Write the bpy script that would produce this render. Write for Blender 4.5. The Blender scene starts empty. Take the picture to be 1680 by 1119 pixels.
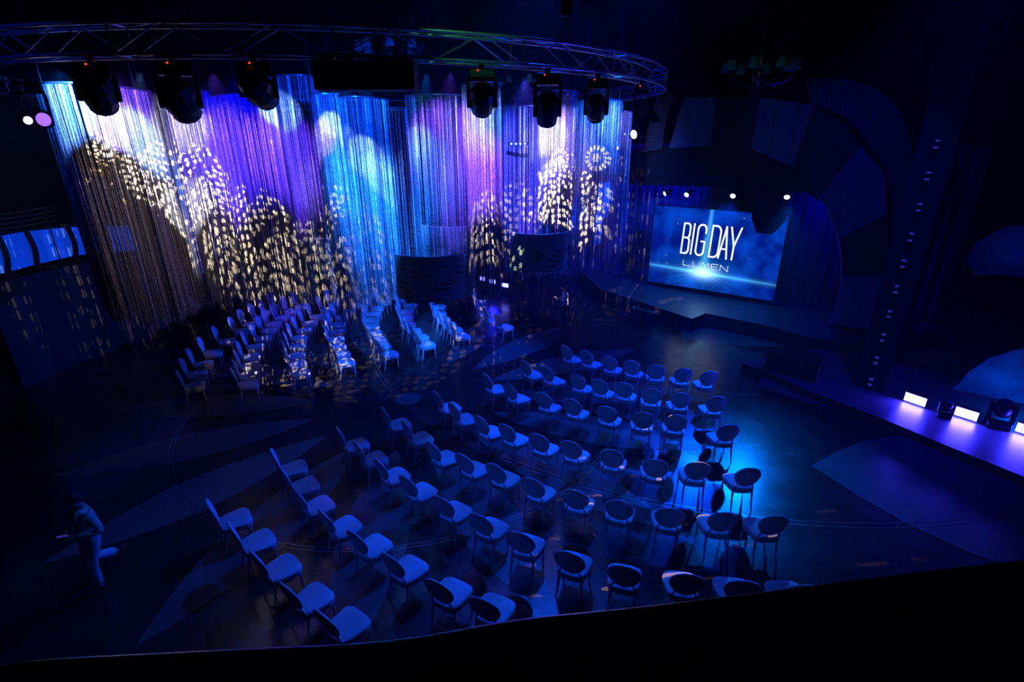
import bpy, bmesh, math, random
from mathutils import Vector, Matrix
random.seed(7)
SC = bpy.context.scene
COL = SC.collection
PI = math.pi

# ------------------------------------------------------------------ camera
F_PX, PITCH, ROLL, CAM_H = 850.0, math.radians(21.8), math.radians(0.3), 6.6
cp, sp = math.cos(PITCH), math.sin(PITCH)
fw = Vector((0, cp, -sp)); rt0 = Vector((1, 0, 0)); up0 = rt0.cross(fw)
rt = rt0 * math.cos(ROLL) - up0 * math.sin(ROLL)
up = up0 * math.cos(ROLL) + rt0 * math.sin(ROLL)
CAM = Vector((0, 0, CAM_H))
cam_data = bpy.data.cameras.new('camera'); cam = bpy.data.objects.new('camera', cam_data); COL.objects.link(cam)
cam_data.sensor_width = 36.0; cam_data.lens = 36.0 * F_PX / 1680.0
cam_data.clip_start = 0.05; cam_data.clip_end = 200
m = Matrix((rt, up, -fw)).transposed().to_4x4(); m.translation = CAM
cam.matrix_world = m
SC.camera = cam

def ray(px, py):
    return fw * F_PX + rt * (px - 840) - up * (py - 559.5)
def at(px, py, z=0.0):                       # point of the photo lying at height z
    d = ray(px, py); return CAM + d * ((z - CAM_H) / d.z)
def atY(px, py, Y):                          # point of the photo lying at depth Y
    d = ray(px, py); return CAM + d * (Y / d.y)
def atP(px, py, p0, d0):                     # point of the photo lying in the upright plane through p0 along d0
    n = Vector((-d0[1], d0[0], 0)); d = ray(px, py)
    return CAM + d * ((Vector((p0[0], p0[1], 0)) - CAM).dot(n) / d.dot(n))

# ------------------------------------------------------------------ view, world
SC.view_settings.view_transform = 'Standard'; SC.view_settings.look = 'None'
SC.view_settings.gamma = 1.0; SC.view_settings.exposure = 0.0
SC.view_settings.use_curve_mapping = False
SC.cycles.use_denoising = True
SC.cycles.max_bounces = 6; SC.cycles.volume_bounces = 0
SC.cycles.sample_clamp_indirect = 3.0
W = bpy.data.worlds.new('world'); SC.world = W; W.use_nodes = True
W.node_tree.nodes['Background'].inputs[0].default_value = (0.0, 0.0, 0.02, 1)
W.node_tree.nodes['Background'].inputs[1].default_value = 0.1

vs_ = W.node_tree.nodes.new('ShaderNodeVolumeScatter')      # thin stage haze in the air of the hall
vs_.inputs['Density'].default_value = .0026; vs_.inputs['Anisotropy'].default_value = .25
W.node_tree.links.new(vs_.outputs[0], W.node_tree.nodes['World Output'].inputs['Volume'])

def link_light(name, kind, loc, color, power, target=None, **kw):
    L = bpy.data.lights.new(name, kind); L.color = color; L.energy = power
    for k, v in kw.items(): setattr(L, k, v)
    o = bpy.data.objects.new(name, L); COL.objects.link(o); o.location = loc
    if target is not None:
        o.rotation_euler = (Vector(target) - Vector(loc)).to_track_quat('-Z', 'Y').to_euler()
    return o

BLUE = (0.0, 0.045, 1.0); CYAN = (0.01, 0.15, 1.0); VIOLET = (0.15, 0.05, 1.0); DEEP = (0.0, 0.0, 1.0)
WARM = (1.0, 0.72, 0.38); ICE = (0.17, 0.36, 1.0); LILAC = (0.30, 0.23, 1.0)
SD = (0.804, -0.594)                         # direction of the stage back wall, seen from above
SN = (-0.594, -0.804)                        # from the stage towards the hall
ARCH0 = (10.3, 16.1)                         # a point of the proscenium plane
LAMP0 = (ARCH0[0] + SN[0] * 2.2, ARCH0[1] + SN[1] * 2.2)
STAGE_LAMPS = [(1090, 318), (1126, 320), (1202, 322), (1291, 324)]
RING_C, RING_R, RING_Z, RING_H = Vector((-4.14, 14.98, 0)), 7.74, 7.52, 0.33
BURST = Vector((-2.795, 12.369, 0))

# broad stage washes: hung over the stage front, they back-light the seats
def lamp_pt(i): return atP(*STAGE_LAMPS[i], LAMP0, SD)
def wash(name, loc, target, color, power, size=70, blend=0.8, r=0.12):
    return link_light(name, 'SPOT', loc, color, power, target, spot_size=math.radians(size), spot_blend=blend, shadow_soft_size=r)
wash('stage_lamp_light', lamp_pt(3) + Vector((-.06, -.25, -.1)), (4.6, 8.6, 0), (0, .15, 1), 2400, 58, 1.0, .09)
wash('stage_lamp_light', lamp_pt(2) + Vector((-.06, -.25, -.1)), (1.0, 8.0, 0), BLUE, 3300, 60, 0.9, .09)
wash('stage_lamp_light', lamp_pt(1) + Vector((-.06, -.25, -.1)), (-2.5, 9.0, 0), BLUE, 2600, 60, 0.9, .09)
wash('stage_lamp_light', lamp_pt(0) + Vector((-.06, -.25, -.1)), (-5.5, 14.0, 0), BLUE, 6000, 60, 0.9, .09)

# ------------------------------------------------------------------ helpers
def M(name, color=(.5, .5, .5), rough=.5, metal=0.0, emit=None, estr=1.0, spec=None, coat=0.0):
    mt = bpy.data.materials.new(name); mt.use_nodes = True
    b = mt.node_tree.nodes['Principled BSDF']
    b.inputs['Base Color'].default_value = (*color, 1); b.inputs['Roughness'].default_value = rough
    b.inputs['Metallic'].default_value = metal
    if coat: b.inputs['Coat Weight'].default_value = coat
    if spec is not None: b.inputs['Specular IOR Level'].default_value = spec
    if emit:
        b.inputs['Emission Color'].default_value = (*emit, 1); b.inputs['Emission Strength'].default_value = estr
    return mt
def noise_color(mt, c1, c2, scale, detail=4, stretch=(1, 1, 1), bump=0.0):
    nt = mt.node_tree; b = nt.nodes['Principled BSDF']
    tc = nt.nodes.new('ShaderNodeTexCoord'); mp = nt.nodes.new('ShaderNodeMapping'); mp.inputs['Scale'].default_value = stretch
    nz = nt.nodes.new('ShaderNodeTexNoise'); nz.inputs['Scale'].default_value = scale; nz.inputs['Detail'].default_value = detail
    rp = nt.nodes.new('ShaderNodeValToRGB'); rp.color_ramp.elements[0].position = .35; rp.color_ramp.elements[1].position = .65
    rp.color_ramp.elements[0].color = (*c1, 1); rp.color_ramp.elements[1].color = (*c2, 1)
    nt.links.new(tc.outputs['Object'], mp.inputs[0]); nt.links.new(mp.outputs[0], nz.inputs['Vector'])
    nt.links.new(nz.outputs['Fac'], rp.inputs[0]); nt.links.new(rp.outputs[0], b.inputs['Base Color'])
    if bump:
        bp = nt.nodes.new('ShaderNodeBump'); bp.inputs['Strength'].default_value = bump; bp.inputs['Distance'].default_value = .01
        nt.links.new(nz.outputs['Fac'], bp.inputs['Height']); nt.links.new(bp.outputs[0], b.inputs['Normal'])
    return mt

def obj(name, bm, mats, parent=None, smooth=False, loc=None):
    me = bpy.data.meshes.new(name)
    if smooth:
        for f in bm.faces: f.smooth = True
    bm.normal_update(); bm.to_mesh(me); bm.free()
    for mm in (mats if isinstance(mats, (list, tuple)) else [mats]): me.materials.append(mm)
    o = bpy.data.objects.new(name, me); COL.objects.link(o)
    if parent is not None: o.parent = parent
    if loc is not None: o.location = loc
    return o
def tag(o, label, cat=None, group=None, kind=None):
    if label: o['label'] = label
    if cat: o['category'] = cat
    if group: o['group'] = group
    if kind: o['kind'] = kind
    return o
def thing(name, label, cat, loc=(0, 0, 0), rotz=0.0, group=None):
    o = bpy.data.objects.new(name, None); COL.objects.link(o); o.location = loc; o.rotation_euler = (0, 0, rotz)
    return tag(o, label, cat, group)
def struct(name, bm, mats, label=None, cat=None, parent=None, smooth=False):
    o = obj(name, bm, mats, parent, smooth)
    if parent is None: tag(o, label, cat, None, 'structure')
    return o
def copy_tree(o, parent=None):
    c = o.copy(); COL.objects.link(c)
    if parent is not None: c.parent = parent
    for ch in list(o.children): copy_tree(ch, c)
    return c
def box(bm, c, s, rot=None, mat=0, taper=1.0):
    vs = []
    for dz in (-1, 1):
        t = taper if dz > 0 else 1.0
        for dx, dy in ((-1, -1), (1, -1), (1, 1), (-1, 1)):
            v = Vector((dx * s[0] / 2 * t, dy * s[1] / 2 * t, dz * s[2] / 2))
            if rot is not None: v = rot @ v
            vs.append(bm.verts.new(v + Vector(c)))
    for q in ((3, 2, 1, 0), (4, 5, 6, 7), (0, 1, 5, 4), (1, 2, 6, 5), (2, 3, 7, 6), (3, 0, 4, 7)):
        bm.faces.new([vs[i] for i in q]).material_index = mat
    return bm
def tube(bm, pts, r, n=8, closed=False, cap=True, mat=0):
    pts = [Vector(p) for p in pts]; N = len(pts); rings = []
    rr = r if isinstance(r, (list, tuple)) else [r] * N
    prev = None
    for i, p in enumerate(pts):
        if closed: t = pts[(i + 1) % N] - pts[i - 1]
        else: t = pts[min(i + 1, N - 1)] - pts[max(i - 1, 0)]
        t.normalize()
        a = Vector((0, 0, 1)) if abs(t.z) < .95 else Vector((1, 0, 0))
        if prev is not None and abs(prev.dot(t)) < .95: a = prev
        u = (a - t * a.dot(t)).normalized(); w = t.cross(u); prev = u
        rings.append([bm.verts.new(p + (u * math.cos(2 * PI * k / n) + w * math.sin(2 * PI * k / n)) * rr[i]) for k in range(n)])
    for i in range(N if closed else N - 1):
        A, B = rings[i], rings[(i + 1) % N]
        for k in range(n): bm.faces.new((A[k], A[(k + 1) % n], B[(k + 1) % n], B[k])).material_index = mat
    if cap and not closed:
        bm.faces.new(rings[0][::-1]).material_index = mat; bm.faces.new(rings[-1]).material_index = mat
    return bm
def lathe(bm, prof, n=24, c=(0, 0, 0), rot=None, mat=0, capends=True):
    c = Vector(c); R = []
    for r, z in prof:
        row = []
        for k in range(n):
            v = Vector((r * math.cos(2 * PI * k / n), r * math.sin(2 * PI * k / n), z))
            if rot is not None: v = rot @ v
            row.append(bm.verts.new(v + c))
        R.append(row)
    for A, B in zip(R, R[1:]):
        for k in range(n): bm.faces.new((A[k], A[(k + 1) % n], B[(k + 1) % n], B[k])).material_index = mat
    if capends:
        bm.faces.new(R[0][::-1]).material_index = mat; bm.faces.new(R[-1]).material_index = mat
    return bm
def prism(bm, poly, z0, z1, mat=0, matside=None):
    """upright extrusion of a plan polygon"""
    A = [bm.verts.new((p[0], p[1], z0)) for p in poly]; B = [bm.verts.new((p[0], p[1], z1)) for p in poly]
    n = len(poly)
    bm.faces.new(A[::-1]).material_index = mat; bm.faces.new(B).material_index = mat
    for i in range(n):
        bm.faces.new((A[i], A[(i + 1) % n], B[(i + 1) % n], B[i])).material_index = mat if matside is None else matside
    return bm
def slab(bm, pts, nrm, th, mat=0):
    """a flat 3D polygon given thickness th along nrm"""
    nrm = Vector(nrm).normalized() * th
    A = [bm.verts.new(Vector(p)) for p in pts]; B = [bm.verts.new(Vector(p) + nrm) for p in pts]; n = len(pts)
    bm.faces.new(A[::-1]).material_index = mat; bm.faces.new(B).material_index = mat
    for i in range(n): bm.faces.new((A[i], A[(i + 1) % n], B[(i + 1) % n], B[i])).material_index = mat
    return bm
def bevel(bm, off, seg=2):
    bmesh.ops.bevel(bm, geom=list(bm.edges), offset=off, segments=seg, profile=.5, affect='EDGES'); return bm
def BM(): return bmesh.new()
def catmull(P, n):
    P = [Vector(p) for p in P]; out = []
    Q = [P[0] * 2 - P[1]] + P + [P[-1] * 2 - P[-2]]
    for i in range(1, len(Q) - 2):
        for k in range(n):
            t = k / n; a, b, c, d = Q[i - 1], Q[i], Q[i + 1], Q[i + 2]
            out.append(.5 * ((2 * b) + (c - a) * t + (2 * a - 5 * b + 4 * c - d) * t * t + (3 * b - a - 3 * c + d) * t ** 3))
    out.append(P[-1]); return out

# ------------------------------------------------------------------ materials
def floor_mat(name, c1, c2, rough):
    mt = M(name, c1, rough); nt = mt.node_tree; b = nt.nodes['Principled BSDF']
    tc = nt.nodes.new('ShaderNodeTexCoord'); mp = nt.nodes.new('ShaderNodeMapping')
    mp.inputs['Rotation'].default_value = (0, 0, math.radians(52))
    br = nt.nodes.new('ShaderNodeTexBrick'); br.inputs['Scale'].default_value = 1.0
    br.inputs['Brick Width'].default_value = 1.6; br.inputs['Row Height'].default_value = .16
    br.inputs['Mortar Size'].default_value = .002
    br.inputs['Color1'].default_value = (*c1, 1); br.inputs['Color2'].default_value = (*c2, 1)
    br.inputs['Mortar'].default_value = (c1[0] * .6, c1[1] * .6, c1[2] * .6, 1)
    nz = nt.nodes.new('ShaderNodeTexNoise'); nz.inputs['Scale'].default_value = 1.4; nz.inputs['Detail'].default_value = 6
    mr = nt.nodes.new('ShaderNodeMapRange'); mr.inputs['To Min'].default_value = rough * .7; mr.inputs['To Max'].default_value = rough * 1.5
    nt.links.new(tc.outputs['Object'], mp.inputs[0]); nt.links.new(mp.outputs[0], br.inputs['Vector'])
    nt.links.new(tc.outputs['Object'], nz.inputs['Vector'])
    nt.links.new(br.outputs['Color'], b.inputs['Base Color']); nt.links.new(nz.outputs['Fac'], mr.inputs['Value'])
    nt.links.new(mr.outputs[0], b.inputs['Roughness'])
    return mt
m_floor = floor_mat('dark parquet', (.020, .017, .016), (.028, .024, .022), .24)
m_inlay = floor_mat('pale parquet inlay', (.11, .10, .085), (.14, .125, .11), .30)
m_line = M('brass floor line', (.55, .5, .4), .25, .8)
m_black = M('matt black', (.006, .006, .007), .7)
m_black_gloss = M('black plastic', (.005, .005, .006), .42)
m_wall = noise_color(M('dark wall', (.03, .03, .035), .85), (.022, .022, .028), (.035, .034, .04), 3)
m_ceil = M('black ceiling', (.008, .008, .01), .9)
m_stage = floor_mat('stage deck', (.07, .075, .08), (.09, .095, .10), .35)
m_alu = M('aluminium', (.62, .64, .68), .32, .85)
m_steel = M('dull steel', (.35, .36, .38), .4, .8)
m_chair_frame = M('ivory lacquer', (.62, .60, .57), .32)
m_fabric = noise_color(M('ivory fabric', (.6, .58, .55), .8), (.60, .58, .55), (.70, .68, .65), 60, 2, bump=.05)

# ------------------------------------------------------------------ setting
bm = BM()
def quad(bm, pts, mat=0):
    f = bm.faces.new([bm.verts.new(p) for p in pts]); f.material_index = mat; return f
quad(bm, [(-22, -3, 0), (24, -3, 0), (24, 34, 0), (-22, 34, 0)])
# sunburst inlay round the disc
def polar(a, r, off=0.0):
    a = math.radians(a); return Vector((BURST.x + r * math.cos(a) - off * math.sin(a), BURST.y + r * math.sin(a) + off * math.cos(a), .003))
for k in range(16):
    a = 3.7 + 22.5 * k
    side = [(2.4, 0), (2.75, .15), (3.2, .31), (3.7, .44), (4.3, .54), (4.9, .60), (5.45, .62), (6.0, .53), (6.6, .38), (7.2, .19), (7.65, 0)]
    L = [polar(a, r, w) for r, w in side]; R = [polar(a, r, -w) for r, w in side]
    for i in range(len(side) - 1):
        if i == 0: quad(bm, [L[0], R[1], L[1]], 1)
        elif i == len(side) - 2: quad(bm, [L[i], R[i], L[i + 1]], 1)
        else: quad(bm, [L[i], R[i], R[i + 1], L[i + 1]], 1)
for k in (-2, -1, 0, 1):
    a = 3.7 + 22.5 * k
    side = [(9.67, 0), (10.3, .75), (11.0, 1.45), (11.8, 1.95), (12.8, 2.2), (14.5, 1.2), (16, 0)]
    L = [polar(a, r, w) for r, w in side]; R = [polar(a, r, -w) for r, w in side]
    for i in range(len(side) - 1):
        if i == 0: quad(bm, [L[0], R[1], L[1]], 1)
        elif i == len(side) - 2: quad(bm, [L[i], R[i], L[i + 1]], 1)
        else: quad(bm, [L[i], R[i], R[i + 1], L[i + 1]], 1)
f = bm.faces.new([bm.verts.new(polar(i * 10, .335)) for i in range(36)]); f.material_index = 1
def ringline(c, r, a0, a1, w, n=90):
    for i in range(n):
        A = math.radians(a0 + (a1 - a0) * i / n); B = math.radians(a0 + (a1 - a0) * (i + 1) / n)
        quad(bm, [(c[0] + math.cos(t) * q, c[1] + math.sin(t) * q, .005) for t, q in ((A, r), (A, r + w), (B, r + w), (B, r))], 2)
for r in (5.42, 5.50): ringline(BURST, r, 0, 360, .018)
for r in (11.75, 11.86): ringline((6.6, 19.25), r, 195, 300, .02)
for r in (6.75,): ringline((7.2, 19.2), r, 205, 275, .03)
struct('floor', bm, [m_floor, m_inlay, m_line])
struct('ceiling', box(BM(), (1, 15.5, 11.1), (46, 37, .2)), m_ceil)
struct('wall_back', box(BM(), (1, 34.1, 5.5), (46, .2, 11)), m_wall)
struct('wall_left', box(BM(), (-22.1, 15.5, 5.5), (.2, 37, 11)), m_wall)
struct('wall_right', box(BM(), (24.1, 15.5, 5.5), (.2, 37, 11)), m_wall)
struct('wall_front', box(BM(), (1, -3.1, 5.5), (46, .2, 11)), m_wall)

# stage platform (plan outline traced along its front edge), wing to the right
def xy(v): return (v[0], v[1])
front = [at(985, 474, .5), at(1040, 492, .5), at(1135, 523, .5), at(1158, 514, .5), at(1263, 535, .5), at(1337, 556, .5)]
m_stage_side = M('dark stage skirt', (.012, .012, .018), .7)
back_l = Vector((3.2, 24.6, 0)); back_r = Vector((14.5, 16.2, 0))
bm = BM(); prism(bm, [xy(p) for p in front] + [(10.6, 15.0), xy(back_r), (13.2, 18.8), (6.0, 24.2), xy(back_l)], 0, .5, 0, 1)
struct('stage_platform', bm, [m_stage, m_stage_side], 'raised dark blue-lit stage deck in front of the big screen', 'stage')
wing = [at(1215, 607, .0), at(1255, 620, .0), at(1320, 652, .0), at(1437, 697, 0), at(1560, 750, 0), at(1700, 808, 0)]
bm = BM(); prism(bm, [xy(p) for p in wing] + [(12.6, 7.0), (14.6, 8.6), (10.6, 14.98), (9.4, 15.1)], 0, .22, 0, 1)
struct('side_stage', bm, [m_stage, m_stage_side], 'low glossy side stage running to the right under the light bars', 'stage')

# ------------------------------------------------------------------ LED screen on the stage
SP = at(1165.5, 477.5, .7)
BL = atP(1063, 461, SP, SD); BR = atP(1268, 494, SP, SD); TL = atP(1073, 337, SP, SD)
SW = (Vector(xy(BR)) - Vector(xy(BL))).length; SH = TL.z - BL.z; SZ = BL.z
def to_uv(px, py):
    p = atP(px, py, BL, SD); return ((p.x - BL.x) * SD[0] + (p.y - BL.y) * SD[1]) , p.z - SZ
scr = thing('led_screen', 'large glowing blue screen at the back of the stage showing BIG DAY', 'screen', (BL.x, BL.y, SZ), math.atan2(SD[1], SD[0]))
# local axes: x along the screen, -y towards the hall, z up
bm = BM(); box(bm, (SW / 2, .09, SH / 2), (SW + .06, .14, SH + .06)); obj('screen_cabinet', bm, m_black, scr)
mt = bpy.data.materials.new('screen picture'); mt.use_nodes = True; nt = mt.node_tree; nt.nodes.clear()
N = nt.nodes.new; Lk = nt.links.new
def mth(op, a, b=None, c=None, clamp=False):
    n = N('ShaderNodeMath'); n.operation = op; n.use_clamp = clamp
    for i, v in enumerate((a, b, c)):
        if v is None: continue
        if isinstance(v, (int, float)): n.inputs[i].default_value = v
        else: Lk(v, n.inputs[i])
    return n.outputs[0]
def vmix(fac, a, b, mode='MIX'):
    n = N('ShaderNodeMix'); n.data_type = 'RGBA'; n.blend_type = mode; n.clamp_result = False
    for s, v in ((n.inputs[0], fac), (n.inputs[6], a), (n.inputs[7], b)):
        if isinstance(v, (int, float)): s.default_value = v
        elif isinstance(v, tuple): s.default_value = (*v, 1)
        else: Lk(v, s)
    return n.outputs[2]
tc = N('ShaderNodeTexCoord'); sx = N('ShaderNodeSeparateXYZ'); Lk(tc.outputs['Object'], sx.inputs[0])
u, v = sx.outputs['X'], sx.outputs['Z']
nz = N('ShaderNodeTexNoise'); nz.inputs['Scale'].default_value = .9; nz.inputs['Detail'].default_value = 8; Lk(tc.outputs['Object'], nz.inputs['Vector'])
neb = N('ShaderNodeMapRange'); neb.inputs[1].default_value = .45; neb.inputs[2].default_value = .75; Lk(nz.outputs['Fac'], neb.inputs[0])
base = vmix(neb.outputs[0], (0.0, .006, .22), (.002, .085, .74))
vo = N('ShaderNodeTexVoronoi'); vo.inputs['Scale'].default_value = 3.2; Lk(tc.outputs['Object'], vo.inputs['Vector'])
star = mth('LESS_THAN', vo.outputs['Distance'], .065)
su, sv = to_uv(1152.9, 447.0); hu, hv = to_uv(1066.5, 433); ku, kv = to_uv(1260, 466)
slope = (kv - hv) / (ku - hu)
bu, bv = to_uv(1169, 343)
du = mth('SUBTRACT', u, su); dv = mth('SUBTRACT', v, sv)
rad = mth('SQRT', mth('ADD', mth('MULTIPLY', du, du), mth('MULTIPLY', mth('MULTIPLY', dv, dv), 4.5)))
glow = mth('POWER', 2.718, mth('MULTIPLY', rad, -1.9))
core = mth('POWER', 2.718, mth('MULTIPLY', mth('MULTIPLY', rad, rad), -5.0))
hl = mth('ABSOLUTE', mth('SUBTRACT', mth('SUBTRACT', v, hv), mth('MULTIPLY', mth('SUBTRACT', u, hu), slope)))
line = mth('MULTIPLY', mth('POWER', 2.718, mth('MULTIPLY', hl, -22.0)), mth('POWER', 2.718, mth('MULTIPLY', mth('ABSOLUTE', du), -.55)))
# vertical beam widening towards the star
bx = mth('SUBTRACT', du, mth('MULTIPLY', dv, (bu - su) / (bv - sv)))
bw = mth('MAXIMUM', mth('ADD', .05, mth('MULTIPLY', mth('SUBTRACT', bv - sv, dv), .05)), .03)
beam = mth('MULTIPLY', mth('POWER', 2.718, mth('MULTIPLY', mth('POWER', mth('DIVIDE', mth('ABSOLUTE', bx), bw), 2.0), -1.0)), mth('GREATER_THAN', dv, 0.0))
ang = mth('ARCTAN2', dv, du); spk = mth('POWER', mth('ABSOLUTE', mth('SINE', mth('MULTIPLY', ang, 17.0))), 8.0)
spikes = mth('MULTIPLY', mth('MULTIPLY', spk, mth('POWER', 2.718, mth('MULTIPLY', rad, -2.2))), mth('LESS_THAN', dv, 0.0))
c = vmix(glow, base, (.02, .38, 1.0))
def addc(c, fac, col):
    return vmix(fac, c, col, 'ADD')
c = addc(c, mth('MULTIPLY', line, 1.5), (.12, .75, 1.3)); c = addc(c, mth('MULTIPLY', beam, .55), (.10, .65, 1.0))
c = addc(c, mth('MULTIPLY', spikes, 1.0), (.05, .45, 1.0)); c = addc(c, core, (.8, 1.2, 1.6)); c = addc(c, mth('MULTIPLY', star, .6), (.5, .8, 1.0))
em = N('ShaderNodeEmission'); Lk(c, em.inputs[0]); em.inputs[1].default_value = 1.0
o_ = N('ShaderNodeOutputMaterial'); Lk(em.outputs[0], o_.inputs[0])
bm = BM(); box(bm, (SW / 2, 0.0, SH / 2), (SW, .02, SH)); obj('display', bm, mt, scr)
m_letter = M('screen white', (.9, .9, .9), .5, emit=(1, 1, 1), estr=1.0)
m_letter2 = M('screen pale lettering', (.8, .9, .9), .5, emit=(.75, .9, 1), estr=.9)
# lettering: every glyph is drawn as strokes in its own unit box (0..1, 0..1)
def arc(cx, cy, rx, ry, a0, a1, n=8):
    return [(cx + rx * math.cos(math.radians(a0 + (a1 - a0) * i / n)), cy + ry * math.sin(math.radians(a0 + (a1 - a0) * i / n))) for i in range(n + 1)]
GLY = {
 'B': [[(0, 0), (0, 1), (.55, 1)] + arc(.55, .87, .4, .13, 90, 0)[1:] + [(.95, .66)] + arc(.6, .64, .35, .11, 0, -90) + [(.05, .53)],
       [(.6, .53)] + arc(.6, .42, .4, .11, 90, 0)[1:] + [(1, .13)] + arc(.6, .13, .4, .13, 0, -90) + [(0, 0)]],
 'I': [[(0, 0), (0, 1)]],
 'G': [[(1, .74), (1, .86)] + arc(.5, .86, .5, .14, 0, 180)[1:] + [(0, .14)] + arc(.5, .14, .5, .14, 180, 360)[1:] + [(1, .46), (.55, .46)]],
 'D': [[(0, 0), (0, 1), (.45, 1)] + arc(.45, .82, .55, .18, 90, 0)[1:] + [(1, .18)] + arc(.45, .18, .55, .18, 0, -90) + [(0, 0)]],
 'A': [[(0, 0), (.5, 1), (1, 0)], [(.17, .3), (.83, .3)]],
 'Y': [[(0, 1), (.5, .42), (1, 1)], [(.5, .42), (.5, 0)]],
 'L': [[(0, 1), (0, .15), (.12, 0), (1, 0)]],
 'U': [[(0, 1), (0, .2), (.15, 0), (.85, 0), (1, .2), (1, 1)]],
 'M': [[(0, 0), (0, .85), (.1, 1), (.5, .3), (.9, 1), (1, .85), (1, 0)]],
 'E': [[(1, 1), (.15, 1), (0, .85), (0, .15), (.15, 0), (1, 0)], [(0, .5), (.9, .5)]],
 'N': [[(0, 0), (0, 1), (1, 0), (1, 1)]]}
def letters(name, word, spans, y0f, y1f, thick, mat, shear=0.0):
    g = BM()
    for ch, (x0, x1) in zip(word, spans):
        for st in GLY[ch]:
            P = []
            for a, b in st:
                x = x0 + (x1 - x0) * a; yb, yt = y0f(x), y1f(x)
                P.append(Vector((x + shear * (b - .5), -.016, yb + (yt - yb) * b)))
            for p, q in zip(P, P[1:]):
                d = q - p; L = d.length
                if L < 1e-5: continue
                rot = Matrix(((d.x / L, 0, -d.z / L), (0, 1, 0), (d.z / L, 0, d.x / L)))
                box(g, (p + q) / 2, (L, .006, thick), rot)
            for p in P: lathe(g, [(thick / 2, -.003), (thick / 2, .003)], 10, p, Matrix.Rotation(PI / 2, 3, 'X'))
    return obj(name, g, mat, scr)
def lin(a, b): return lambda x: a[1] + (b[1] - a[1]) * (x - a[0]) / (b[0] - a[0])
b0 = lin(to_uv(1118.3, 414.5), to_uv(1203.5, 426.5)); b1 = lin(to_uv(1124, 366), to_uv(1219, 374.5))
def U(px, py): return to_uv(px, py)[0]
sp_ = [(U(1120.5, 390), U(1131.5, 391)), (U(1137, 390), U(1137.6, 391)), (U(1144, 391), U(1157, 392)),
       (U(1167, 393), U(1181, 395)), (U(1182.5, 395), U(1196, 397)), (U(1197, 396), U(1213.5, 398))]
letters('headline_lettering', 'BIGDAY', sp_, b0, b1, .062, m_letter, .03)
l0 = lin(to_uv(1122, 434.8), to_uv(1193, 445.5)); l1 = lin(to_uv(1122, 426.5), to_uv(1193, 436.5))
letters('subtitle_lettering', 'LUMEN', [(U(1121, 430), U(1133, 431)), (U(1137, 432), U(1148, 433)), (U(1152, 434), U(1163, 436)), (U(1167, 436), U(1178, 438)), (U(1182, 438), U(1194, 440))], l0, l1, .022, m_letter2)

# ------------------------------------------------------------------ stage back wall, proscenium
def inplane(px, py, off=0.0):
    p0 = (ARCH0[0] + SN[0] * off, ARCH0[1] + SN[1] * off); return atP(px, py, p0, SD)
m_bluewall = noise_color(M('stage drape', (.10, .10, .12), .9), (.07, .07, .09), (.14, .14, .17), 1.2, 3, (6, 6, .4), .6)
P1 = Vector((2.2, 25.6, 0)); P2 = Vector((14.4, 16.5, 0))
bm = BM()
nfold = 150
pl = []
for i in range(nfold + 1):
    q = P1.lerp(P2, i / nfold); o2 = .07 * math.sin(i * 1.9) + .03 * math.sin(i * .7); pl.append((q.x - SN[0] * o2, q.y - SN[1] * o2))
pb = [(q[0] - SN[0] * .2, q[1] - SN[1] * .2) for q in pl]
for i in range(nfold):
    for A, B in ((pl[i], pl[i + 1]),):
        quad(bm, [(A[0], A[1], .02), (B[0], B[1], .02), (B[0], B[1], 6.2), (A[0], A[1], 6.2)])
        quad(bm, [(pb[i + 1][0], pb[i + 1][1], .02), (pb[i][0], pb[i][1], .02), (pb[i][0], pb[i][1], 6.2), (pb[i + 1][0], pb[i + 1][1], 6.2)])
dr = obj('stage_backdrop_drape', bm, m_bluewall, smooth=True)
tag(dr, 'dark pleated drape lit blue hanging behind the big screen', 'drape')

arch = thing('proscenium_arch', 'dark arch of alternating pale and dark panels framing the stage', 'arch')
m_pale = M('pale blue arch panel', (.16, .18, .22), .6); m_dark = M('dark arch panel', (.02, .014, .014), .6)
m_band = M('ribbed brown band', (.10, .07, .07), .45)
inner = [(1098, 243), (1165, 240), (1232, 245), (1300, 272), (1345, 322), (1376, 392), (1384, 455), (1378, 495), (1362, 533)]
outer = [(1118, 160), (1182, 158), (1255, 160), (1335, 165), (1408, 222), (1452, 285), (1463, 352), (1455, 452), (1440, 538)]
I3 = catmull([inplane(*p) for p in inner], 1); O3 = catmull([inplane(*p) for p in outer], 1)
nrm3 = Vector((SN[0], SN[1], 0))
cuts = [(inner[i], inner[i + 1], outer[i + 1], outer[i]) for i in range(8)]
palef = [1, 0, 1, 0, 0, 1, 0, 1]
# traced panel outlines
panels = [([(1098, 243), (1165, 240), (1174, 160), (1122, 160)], 1), ([(1165, 240), (1232, 245), (1247, 160), (1174, 160)], 0),
          ([(1232, 245), (1276, 262), (1300, 274), (1335, 172), (1247, 160)], 1), ([(1300, 274), (1345, 322), (1412, 240), (1388, 205), (1335, 172)], 0),
          ([(1345, 322), (1358, 340), (1377, 391), (1455, 350), (1452, 285), (1412, 240)], 1),
          ([(1377, 391), (1384, 453), (1446, 453), (1458, 400), (1455, 350)], 0), ([(1384, 453), (1378, 495), (1362, 533), (1430, 540), (1446, 453)], 1)]
for poly, pf in panels:
    P = [inplane(*q) for q in poly]
    b_ = slab(BM(), P, nrm3, -.12); obj('arch_panel', b_, m_pale if pf else m_dark, arch)
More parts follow.
